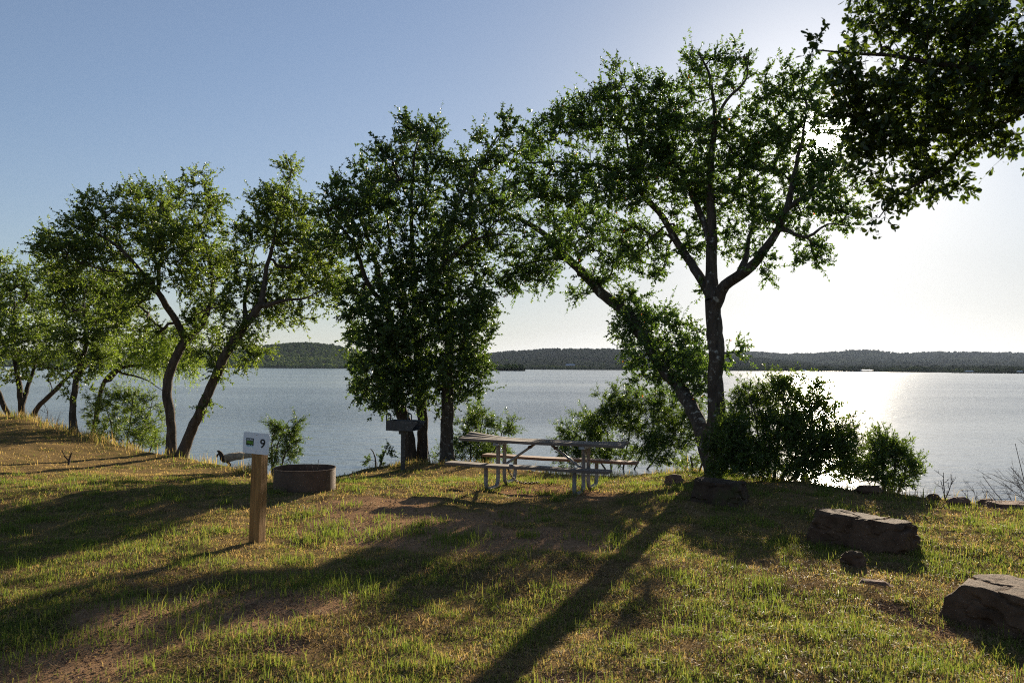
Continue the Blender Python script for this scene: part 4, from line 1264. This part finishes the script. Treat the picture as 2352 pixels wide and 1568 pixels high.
# ------------------------------------------------------------------ rocks
def rock(name, label, pos, size, rz, seed, mat='rock', group='stones and boulders on the turf', power=4.0, rough=0.16, strata=0.03, tilt=(0, 0), sink=0.05):
    e_loc = (pos[0], pos[1], float(ground_z(pos[0], pos[1])))
    V, Fc = ICO6
    r_ = np.random.default_rng(seed)
    pl = []
    for ax in range(3):
        for sg_ in (-1, 1):
            nv = np.zeros(3); nv[ax] = sg_
            nv = nv + r_.normal(size=3) * (0.04 if ax == 2 and sg_ > 0 else 0.07)
            pl.append((unit(nv), r_.uniform(0.90, 1.0)))
    big = min(size[:2]) > 0.4
    for _ in range(34 if big else 60):
        nv = unit(r_.normal(size=3)); pl.append((nv, np.abs(nv).sum() * (r_.uniform(0.80, 0.99) if big else r_.uniform(0.62, 0.9))))
    k = np.full(len(V), 9.0)
    for nv, dd in pl:
        c_v = V @ nv
        k = np.where(c_v > 0.05, np.minimum(k, dd / np.maximum(c_v, 0.05)), k)
    B = V * k[:, None]
    q = B * np.array(size) / 2 * 2.6 + seed * 7.1
    d = (fbm(q[:, 0], q[:, 1], q[:, 2] * 1.6, seed, 5) - 0.5) * 2
    crk = np.abs(fbm(q[:, 0] * 1.3, q[:, 1] * 1.3, q[:, 2] * 2.2, seed + 3, 4) - 0.5) * 2
    fine = fbm(q[:, 0] * 6, q[:, 1] * 6, q[:, 2] * 6, seed + 5, 3) - 0.5
    B = B * (1 + rough * d - rough * 1.1 * np.clip(1 - crk / 0.10, 0, 1) + 0.05 * fine)[:, None]
    B[:, :2] *= (1.06 - 0.14 * np.clip(B[:, 2:3], -1, 1)) if big else (1.05 - 0.28 * np.clip(B[:, 2:3], -1, 1))
    B = B * np.array(size) / 2
    ca, sa = math.cos(tilt[1]), math.sin(tilt[1])
    B = B @ np.array([[ca, 0, sa], [0, 1, 0], [-sa, 0, ca]]).T
    B[:, 2] += size[2] / 2 - sink
    me_o = mesh_np(name, B, [Fc], M[mat], smooth=True)
    me_o.location = e_loc; me_o.rotation_euler = (tilt[0], 0, rz)
    return tag(me_o, label, 'rock', group)


def bank(px, off):
    Y = 13.0
    for _ in range(40):
        Y = 0.6 * Y + 0.4 * (float(edge_y((px - CX) / F * Y)) + off)
    return np.array([(px - CX) / F * Y, Y, 0.0])


A_, B_ = gp(1850, 1240), gp(2085, 1275)
c = (A_ + B_) / 2; ang = math.atan2(B_[1] - A_[1], B_[0] - A_[0])
nb = np.array([-math.sin(ang), math.cos(ang), 0])
rock('boulder', 'long flat-topped brown slab boulder right of centre on the turf', c + nb * 0.17, (1.04, 0.44, 0.385), ang, 3, 'rock', power=8, rough=0.10, strata=0.008, tilt=(0, 0.03), sink=0.06)
A_, B_ = gp(1605, 1150), gp(1722, 1166)
c = (A_ + B_) / 2
rock('boulder', 'mossy dark boulder in front of the large dark bush', c + np.array([0, 0.2, 0]), (0.68, 0.46, 0.35), math.atan2(B_[1] - A_[1], B_[0] - A_[0]), 8, 'rock_moss', power=6, rough=0.11, strata=0.008, sink=0.05)
c = gp(1551, 1111)
rock('stone', 'small reddish-brown stone behind the picnic table end, under the tallest tree', c + np.array([0, .1, 0]), (0.27, 0.22, 0.17), 0.3, 12, 'rock_red', power=3, sink=0.02)
c = gp(1967, 1298)
rock('stone', 'fist-sized stone in the shade of the long slab boulder', c + np.array([0, .06, 0]), (0.19, 0.16, 0.14), 0.5, 15, 'rock', power=2.8, rough=0.2, sink=0.02)
A_, B_ = gp(2185, 1410), gp(2352, 1462)
c = (A_ + B_) / 2; ang = math.atan2(B_[1] - A_[1], B_[0] - A_[0])
u_ = np.array([math.cos(ang), math.sin(ang), 0]); nb = np.array([-math.sin(ang), math.cos(ang), 0])
rock('boulder', 'nearest boulder, craggy pale-topped block cut by the right edge', c + u_ * 0.21 + nb * 0.26, (1.10, 0.70, 0.35), ang, 21, 'rock', power=8, rough=0.10, strata=0.010, tilt=(0, -0.05), sink=0.06)
c = gp(2010, 1342)
rock('stone', 'flat stone half buried in turf below the long slab boulder', c, (0.29, 0.15, 0.07), -0.3, 25, 'rock_red', power=3, sink=0.035)
c = bank(1993, -0.30)
rock('stone', 'low dark stone at the foot of the lone leafy bush', c, (0.36, 0.24, 0.13), -0.2, 28, 'rock', power=4, sink=0.01)
c = bank(2142, -0.22)
rock('stone', 'small dark stone near the bare sapling on the bank', c, (0.17, 0.13, 0.08), 0.1, 31, 'rock', power=3, sink=0.01)
c = bank(2200, -0.45)
rock('stone', 'pointed flat stone at the bank edge right of the bare sapling', c, (0.30, 0.18, 0.10), 0.3, 33, 'rock_red', power=4, sink=0.01)
c = bank(2325, -0.30)
rock('stone', 'wide pale flat slab at the water edge under the leafless shrub', c, (0.62, 0.42, 0.085), -0.15, 36, 'rock_red', power=6, rough=0.06, sink=0.0)
for lab, px, py, s in (('flat stone in the shallow bank just left of the wide pale slab', 2265, 1152, 0.26), ('knobbly stone lying on the bank below the willow sapling', 655, 1074, 0.2),):
    c = bank(px, -0.15)
    rock('stone', lab, c, (s, s * 0.7, s * 0.45), 0.4, px, 'rock_red', power=3.5, sink=0.01)

# driftwood log at the water edge behind the post
la, lb_ = at(505, 1058, 17.2), at(583, 1040, 18.0)
la[2], lb_[2] = WATER_Z + 0.20, WATER_Z + 0.18
la = at(512, 1054, 19.9); lb_ = at(590, 1048, 20.6)
e = empty('driftwood_log', (la + lb_) / 2, 'pale driftwood log with a broken dark root end by the water', 'log')
pts = catmull([la, la * 0.6 + lb_ * 0.4 + np.array([0, 0, .05]), lb_ * .8 + la * .2 + np.array([0, 0, .06]), lb_], 0.06)
R = np.interp(np.linspace(0, 1, len(pts)), [0, .2, .6, .8, 1], [0.09, 0.10, 0.085, 0.10, 0.045])
V, Fq = tube_arrays(pts, R, 14)
c0 = np.repeat(pts, 14, axis=0)
V = c0 + (V - c0) * (1 + 0.35 * (fbm(V[:, 0] * 6, V[:, 1] * 6, V[:, 2] * 6, 3, 3) - 0.5)[:, None] * 2)
mesh_np('log_body', V, [Fq], M['drift'], e, smooth=True)
V, Fqs, off = [], [], 0
for k, (px, py, r_) in enumerate(((500, 1035, .07), (508, 1042, .06), (498, 1050, .05), (530, 1068, .06))):
    p2 = at(px, py, 19.8 + 0.05 * k)
    pt = catmull([la + (lb_ - la) * 0.03 * k, (la + p2) / 2 + rng.normal(size=3) * 0.04, p2], 0.06)
    Vt, Ft = tube_arrays(pt, np.linspace(r_, r_ * 0.35, len(pt)), 8)
    V.append(Vt); Fqs.append(Ft + off); off += len(Vt)
mesh_np('root_stubs', np.vstack(V), [np.vstack(Fqs)], M['bark_dark'], e, smooth=True)
# broken stick by the left trees
sp = gp(158, 1026, 0.2)
e = empty('stick', (sp[0], sp[1], float(ground_z(sp[0], sp[1]))), 'forked dead stick poking out of the dry grass at left', 'stick')
b_ = MB()
zb = 0
b_.tube([(0, 0, -.05), (0.02, 0, .12), (0.06, 0, .24)], [0.022, 0.02, 0.012], 6); b_.tube([(0.01, 0, .08), (-.09, 0.02, .17), (-.15, .02, .3)], [0.015, 0.012, 0.006], 6)
b_.build('fork', M['bark_dark'], e, smooth=True)

# ------------------------------------------------------------------ numbered post
pp = gp(590, 1244)
VA = math.atan2(pp[0], pp[1])                       # view azimuth
front = VA + math.radians(35)                       # the sign face is turned to the left of the viewer
POST_W, POST_H = 0.116, 1.08
pz = float(ground_z(pp[0], pp[1]))
e = empty('numbered_post', (pp[0], pp[1], pz), 'square timber post bearing the white site number sign', 'post')
e.rotation_euler = (0, math.radians(1.2), -front)
b_ = MB(); b_.box((0, 0, POST_H / 2 - 0.15), (POST_W, POST_W, POST_H + 0.3)); b_.build('post', M['post_wood'], e, bevel=0.006)
SW, SH = 0.305, 0.212
SC = (-0.005, -POST_W / 2 - 0.0035, POST_H - 0.085)
ra = 0.022
out_ = []
for cx, cz, a0 in ((SW / 2 - ra, SH / 2 - ra, 0), (-SW / 2 + ra, SH / 2 - ra, 90), (-SW / 2 + ra, -SH / 2 + ra, 180), (SW / 2 - ra, -SH / 2 + ra, 270)):
    for k in range(7):
        an = math.radians(a0 + k * 15)
        out_.append((cx + ra * math.cos(an), cz + ra * math.sin(an)))
nn = len(out_)
b_ = MB()
b_.add([(x, 0.0025, z) for x, z in out_] + [(x, -0.0025, z) for x, z in out_], [tuple(range(nn))[::-1], tuple(range(nn, 2 * nn))] + [(k, (k + 1) % nn, nn + (k + 1) % nn, nn + k) for k in range(nn)])
sg = b_.build('sign', M['sign_face'], e)
sg.location = SC
sg.rotation_euler = (0, math.radians(1.6), 0)
sg["label"] = "white rounded sign with a park logo and the number 9"


def flat_prism(name, pts, mat, parent, y, th=0.0012):
    b = MB(); n = len(pts)
    b.add([(x, y, z) for x, z in pts] + [(x, y - th, z) for x, z in pts], [tuple(range(n))[::-1], tuple(range(n, 2 * n))] + [(k, (k + 1) % n, n + (k + 1) % n, n + k) for k in range(n)])
    return b.build(name, mat, parent)


def text_mesh(name, body, size, mat, parent, loc, sx=1.0, off=0.0, ex=0.0006):
    cu = bpy.data.curves.new(name, 'FONT')
    cu.body = body; cu.size = size; cu.extrude = ex; cu.align_x = 'CENTER'; cu.align_y = 'CENTER'; cu.offset = off
    tmp = bpy.data.objects.new(name + "_t", cu)
    COL.objects.link(tmp)
    dg = bpy.context.evaluated_depsgraph_get()
    me = bpy.data.meshes.new_from_object(tmp.evaluated_get(dg))
    bpy.data.objects.remove(tmp)
    me.materials.clear(); me.materials.append(mat)
    o = bpy.data.objects.new(name, me)
    COL.objects.link(o); o.parent = parent
    o.rotation_euler = (math.radians(90), 0, 0); o.location = loc; o.scale = (sx, 1, 1)
    return o


text_mesh('number', '9', 0.122, M['ink'], sg, (0.078, -0.0042, 0.0), 1.05, 0.0022)
lx, lz, lw, lh = -0.072, 0.012, 0.088, 0.072
wav = [(lx - lw / 2, lz + lh / 2), (lx - lw / 2, lz - lh / 2)]
for k in range(25):
    t = k / 24
    wav.append((lx - lw / 2 + lw * t, lz - lh / 2 + 0.004 * math.sin(t * 6 * math.pi)))
wav = [wav[0]] + wav[2:] + [(lx + lw / 2, lz + lh / 2)]
flat_prism('logo_panel', wav, M['logo_dark'], sg, -0.0027)
wv = [(lx - lw / 2 + lw * k / 24, lz - lh / 2 - 0.004 + 0.004 * math.sin(k / 24 * 6 * math.pi)) for k in range(25)]
flat_prism('logo_wave', wv + [(x, z - 0.008) for x, z in wv[::-1]], M['logo_blue'], sg, -0.0027)
text_mesh('logo_lettering', 'LCRA', 0.026, M['sign_face'], sg, (lx, -0.0048, lz + 0.021), 1.05, 0.0002)
text_mesh('logo_lettering', 'PARKS', 0.041, M['logo_green'], sg, (lx, -0.0048, lz - 0.010), 0.62, 0.0006)
for sgn in (1, -1):
    b_ = MB(); b_.tube([(0.004, -0.0026, sgn * 0.083), (0.004, -0.0056, sgn * 0.083)], [0.005, 0.004], 8); b_.build('nail', M['nail'], sg)

# ------------------------------------------------------------------ fire ring
rc = gp(698, 1131) + np.array([-0.10, 0.42, 0])
RR, RH = 0.425, 0.285
rzg = float(ground_z(rc[0], rc[1]))
e = empty('fire_ring', (rc[0], rc[1], rzg), 'low round sooty steel fire ring on the grass behind the numbered post', 'fire ring')
n = 64
ang = np.arange(n) * 2 * np.pi / n
b_ = MB()
prof = [(RR, -0.06), (RR, RH - .012), (RR + 0.006, RH - 0.012), (RR + 0.006, RH), (RR - 0.008, RH), (RR - 0.008, -0.06)]
V = np.array([[(r * math.cos(a), r * math.sin(a), z + 0.004 * math.sin(3 * a)) for a in ang] for r, z in prof]).reshape(-1, 3)
Fq = []
for j in range(len(prof) - 1):
    for k in range(n):
        Fq.append((j * n + k, j * n + (k + 1) % n, (j + 1) * n + (k + 1) % n, (j + 1) * n + k))
b_.add(V, Fq)
b_.build('ring_wall', M['steel_rust'], e)
b_ = MB()
V = [(0, 0, 0.07)] + [((RR - .01) * q * math.cos(a), (RR - .01) * q * math.sin(a), 0.05 + 0.02 * rng.random()) for q in (0.5, 1.0) for a in ang]
b_.add(V, [(0, 1 + k, 1 + (k + 1) % n) for k in range(n)] + [(1 + k, 1 + n + k, 1 + n + (k + 1) % n, 1 + (k + 1) % n) for k in range(n)])
b_.build('ash_bed', M['ash'], e)
e2 = empty('twig', (rc[0] + 0.09, rc[1] + 0.2, rzg + 0.06), 'forked dry twig sticking up out of the fire ring', 'twig')
b_ = MB()
b_.tube([(0, 0, 0), (.03, 0, .14), (.05, .02, .31)], [0.008, 0.006, 0.003], 5); b_.tube([(.02, 0, .10), (-.04, 0, .2), (-.05, 0, .26)], [0.006, 0.005, 0.002], 5); b_.tube([(.03, 0, .15), (.08, 0, .22)], [0.005, 0.002], 5)
b_.build('stem', M['dry_twig'], e2, smooth=True)

# ------------------------------------------------------------------ standing grill
gpz = gp(925, 1079)
gz = float(ground_z(gpz[0], gpz[1]))
e = empty('standing_grill', (gpz[0], gpz[1], gz), 'black steel park grill on a single post', 'grill', None, math.radians(-16))
e.scale = (1.05,) * 3
TOP = 0.93
b_ = MB(); b_.tube([(0, 0, -0.1), (0, 0, TOP - 0.2)], 0.042, 14); b_.build('pedestal', M['steel_black'], e, smooth=False)
b_ = MB(); b_.tube([(0, 0, TOP - 0.24), (0, 0, TOP - 0.17)], 0.085, 18); b_.box((0, 0, TOP - 0.172), (0.34, 0.25, 0.012)); b_.build('swivel_plate', M['steel_black'], e)
W_, D_, H_ = 0.54, 0.40, 0.19
z0, z1, th = TOP - 0.165, TOP - 0.165 + H_, 0.006
b_ = MB()
b_.box((0, 0, z0 + th / 2), (W_, D_, th))
b_.box((0, D_ / 2 - th / 2, (z0 + th + z1) / 2), (W_, th, H_ - th))
b_.box((0, -D_ / 2 + th / 2, (z0 + th + z1) / 2), (W_, th, H_ - th))
b_.box((-W_ / 2 + th / 2, 0, (z0 + th + z1) / 2), (th, D_ - 2 * th, H_ - th))
# sloping apron toward the open end
b_.add([(W_ / 2, -D_ / 2, z0 + .03), (W_ / 2, -D_ / 2, z1), (W_ / 2 + .12, -D_ / 2, z1 - .02), (W_ / 2, -D_ / 2 + th, z0 + .03), (W_ / 2, -D_ / 2 + th, z1), (W_ / 2 + .12, -D_ / 2 + th, z1 - .02)],
       [(0, 1, 2)[::-1], (3, 4, 5), (0, 3, 5, 2), (1, 2, 5, 4)])
b_.add([(W_ / 2, D_ / 2, z0 + .03), (W_ / 2, D_ / 2, z1), (W_ / 2 + .12, D_ / 2, z1 - .02), (W_ / 2, D_ / 2 - th, z0 + .03), (W_ / 2, D_ / 2 - th, z1), (W_ / 2 + .12, D_ / 2 - th, z1 - .02)],
       [(0, 1, 2), (3, 5, 4), (0, 2, 5, 3), (1, 4, 5, 2)])
b_.build('firebox', M['steel_black'], e)
b_ = MB()
for k in range(15):
    x = -W_ / 2 + 0.04 + k * (W_ - .08) / 14
    b_.tube([(x, -D_ / 2 + .01, z1 - 0.035), (x, D_ / 2 - .01, z1 - 0.035)], 0.006, 6)
b_.tube([(-W_ / 2 + .01, 0, z1 - 0.047), (W_ / 2 + .0, 0, z1 - 0.047)], 0.007, 6)
b_.build('grate', M['steel_black'], e)


def loop_handle(x, y, w, h, r=0.012, flip=1):
    b = MB()
    pts = [(x, y, z1 - .02)] + [(x + w / 2 - w / 2 * math.cos(math.pi * k / 8), y, z1 + h - w / 2 + w / 2 * math.sin(math.pi * k / 8)) for k in range(9)] + [(x + w, y, z1 - .02)]
    b.tube(pts, r, 8); return b.build('handle', M['steel_black'], e, smooth=True)


loop_handle(-W_ / 2 - 0.015, -0.14, 0.085, 0.135)
loop_handle(0.04, 0.12, 0.08, 0.12)
b_ = MB(); b_.tube([(W_ / 2 - .02, -0.1, z1 - .06), (W_ / 2 + .14, -0.12, z1 - .07), (W_ / 2 + .2, -0.12, z1 - .05)], 0.009, 8); b_.build('handle', M['steel_black'], e, smooth=True)

# ------------------------------------------------------------------ picnic table
_tz = float(ground_z(0.5, 11.9))
Lf, Rf, Lr = gp(1116, 1130, _tz), gp(1319, 1143.5, _tz), gp(1180, 1105, _tz)
ux = Rf - Lf; ux[2] = 0; span = np.linalg.norm(ux); ux /= span
uy = np.array([-ux[1], ux[0], 0])
wid = float(np.dot(Lr - Lf, uy))
ctr = (Lf + Rf) / 2 + uy * wid / 2
tz = float(ground_z(ctr[0], ctr[1]))
e = empty('picnic_table', (ctr[0], ctr[1], tz), 'weathered plank picnic table on bent galvanised pipe legs', 'picnic table', None, math.atan2(ux[1], ux[0]))
TH, SHt, TL = 0.715, 0.405, 2.50
hw = wid / 2
rng2 = np.random.default_rng(4)


def plank(name, y, w, z, th, L, mat, warp=None, x0=0.0, z_end=None):
    n = 24
    xs = np.linspace(-L / 2, L / 2, n) + x0
    b = MB()
    V = []
    for x in xs:
        dz = warp(x) if warp else 0
        for sy, sz in ((-1, 0), (1, 0), (1, -1), (-1, -1)):
            V.append((x, y + sy * w / 2, z + dz + sz * th + (0.003 * math.sin(x * 5 + y * 9))))
    Fq = [(0, 1, 2, 3), tuple((n - 1) * 4 + k for k in (3, 2, 1, 0))]
    for i in range(n - 1):
        for k in range(4):
            Fq.append((i * 4 + k, (i + 1) * 4 + k, (i + 1) * 4 + (k + 1) % 4, i * 4 + (k + 1) % 4))
    b.add(V, Fq)
    return b.build(name, mat, e, bevel=0.006)


pw = 0.118
for k in range(4):
    y = (k - 1.5) * (pw + 0.007)
    amp = (0.02, 0.028, 0.05, 0.075)[k]
    plank('tabletop_plank', y, pw, TH, 0.04, TL + rng2.uniform(-0.03, 0.03), M['plank_grey'],
          lambda x, a=amp, k=k: a * np.clip((-x - 0.2) / 1.05, 0, 1) ** 2.0 + 0.02 * np.clip((x - 0.7) / .55, 0, 1) ** 2 * (k / 3), x0=rng2.uniform(-.02, .02))
seat_in = hw
s1 = plank('seat', -seat_in, 0.235, SHt, 0.04, TL - 0.06, M['plank_grey'], lambda x: 0.012 * np.clip(-x - 0.6, 0, 1), x0=-0.05)
s2 = plank('seat', seat_in, 0.235, SHt, 0.04, TL - 0.02, M['plank_red'], lambda x: 0.02 * np.clip(-x - 0.6, 0, 1), x0=0.05)
s2["label"] = "redder newer seat plank on the lake side"
pr = 0.030
for sx in (-1, 1):
    X = sx * span / 2
    for sy in (-1, 1):
        yo, yi = sy * hw, sy * 0.13
        rc_ = 0.11
        pts = [(X, yo, SHt - 0.045), (X, yo, pr + rc_ + 0.03)]
        for k in range(1, 8):
            a = math.pi / 2 * k / 8
            pts.append((X, yo - sy * rc_ * (1 - math.cos(a)), pr + rc_ - rc_ * math.sin(a)))
        pts.append((X, yo - sy * rc_, pr)); pts.append((X, yi + sy * rc_, pr))
        for k in range(1, 8):
            a = math.pi / 2 * k / 8
            pts.append((X, yi + sy * rc_ * (1 - math.sin(a)), pr + rc_ - rc_ * math.cos(a)))
        pts += [(X, yi, pr + rc_ + .03), (X, yi, TH - 0.045)]
        b_ = MB(); b_.tube(pts, pr, 12); b_.build('leg', M['galv'], e, smooth=True)
        b_ = MB(); b_.box((X, yo, SHt - 0.0445), (0.05, 0.20, 0.008)); b_.build('seat_bracket', M['galv'], e)
    b_ = MB(); b_.box((X, 0, TH - 0.0615), (0.085, 0.48, 0.038)); b_.build('cross_bearer', M['galv'], e)
    # diagonal brace from the bench bearer up to the middle of the top
    b_ = MB(); b_.tube([(X - sx * 0.01, 0, 0.30), (sx * 0.13, 0, TH - 0.055)], 0.019, 10); b_.build('brace', M['galv'], e, smooth=True)
    b_ = MB(); b_.box((sx * 0.12, 0, TH - 0.05), (0.12, 0.09, 0.012)); b_.tube([(sx * 0.20, -0.05, TH - 0.10), (sx * 0.20, 0.05, TH - 0.10)], 0.024, 8); b_.build('brace_bracket', M['steel_rust'], e)
    b_ = MB(); b_.box((X, 0, 0.31), (0.06, 0.31, 0.04)); b_.build('cross_bar', M['galv'], e)
for k in range(4):
    y = (k - 1.5) * (pw + .007)
    for sx in (-1, 1):
        b_ = MB(); b_.tube([(sx * span / 2, y, TH - 0.005), (sx * span / 2, y, TH + 0.008)], 0.010, 8); b_.build('bolt_head', M['galv'], e)
# chain hanging from the left frame to the ground
ch = empty('chain', tuple(ctr + ux * (-span / 2 + 0.06) + uy * 0.10) [:2] + (tz,), 'rusty chain looped round the left legs of the picnic table', 'chain', None, math.atan2(ux[1], ux[0]))
b_ = MB()
cp = catmull([(0, 0, 0.31), (0.03, 0.02, 0.2), (0.09, 0.06, 0.10), (0.18, 0.14, 0.04), (0.30, 0.24, 0.03), (0.40, 0.30, 0.04)], 0.034)
for i in range(len(cp) - 1):
    p, q = cp[i], cp[i + 1]
    d = unit(q - p); s = unit(np.cross(d, [0.2, 0.1, 1.0])); u2 = np.cross(s, d)
    if i % 2: s = u2
    mid = (p + q) / 2
    lp = [mid + d * 0.026 * math.cos(a) + s * 0.015 * math.sin(a) for a in np.linspace(0, 2 * math.pi, 11)]
    b_.tube(lp, 0.005, 5, cap=False)
b_.build('links', M['steel_rust'], ch, smooth=True)

# ------------------------------------------------------------------ far air
hm = bpy.data.materials.new('haze'); hm.use_nodes = True
ht = hm.node_tree
ht.nodes.remove(ht.nodes["Principled BSDF"])
pv = ht.nodes.new("ShaderNodeVolumePrincipled")
pv.inputs['Color'].default_value = (0.62, 0.76, 1.0, 1)
pv.inputs['Density'].default_value = 0.00003
pv.inputs['Anisotropy'].default_value = 0.1
ht.links.new(pv.outputs[0], ht.nodes["Material Output"].inputs['Volume'])
b_ = MB(); b_.box((0, 3800, 82), (14000, 8000, 196)); tag(b_.build('haze', hm), kind='stuff')

print("leaves", nleaf, "verts", sum(len(o.data.vertices) for o in scene.objects if o.type == 'MESH'))
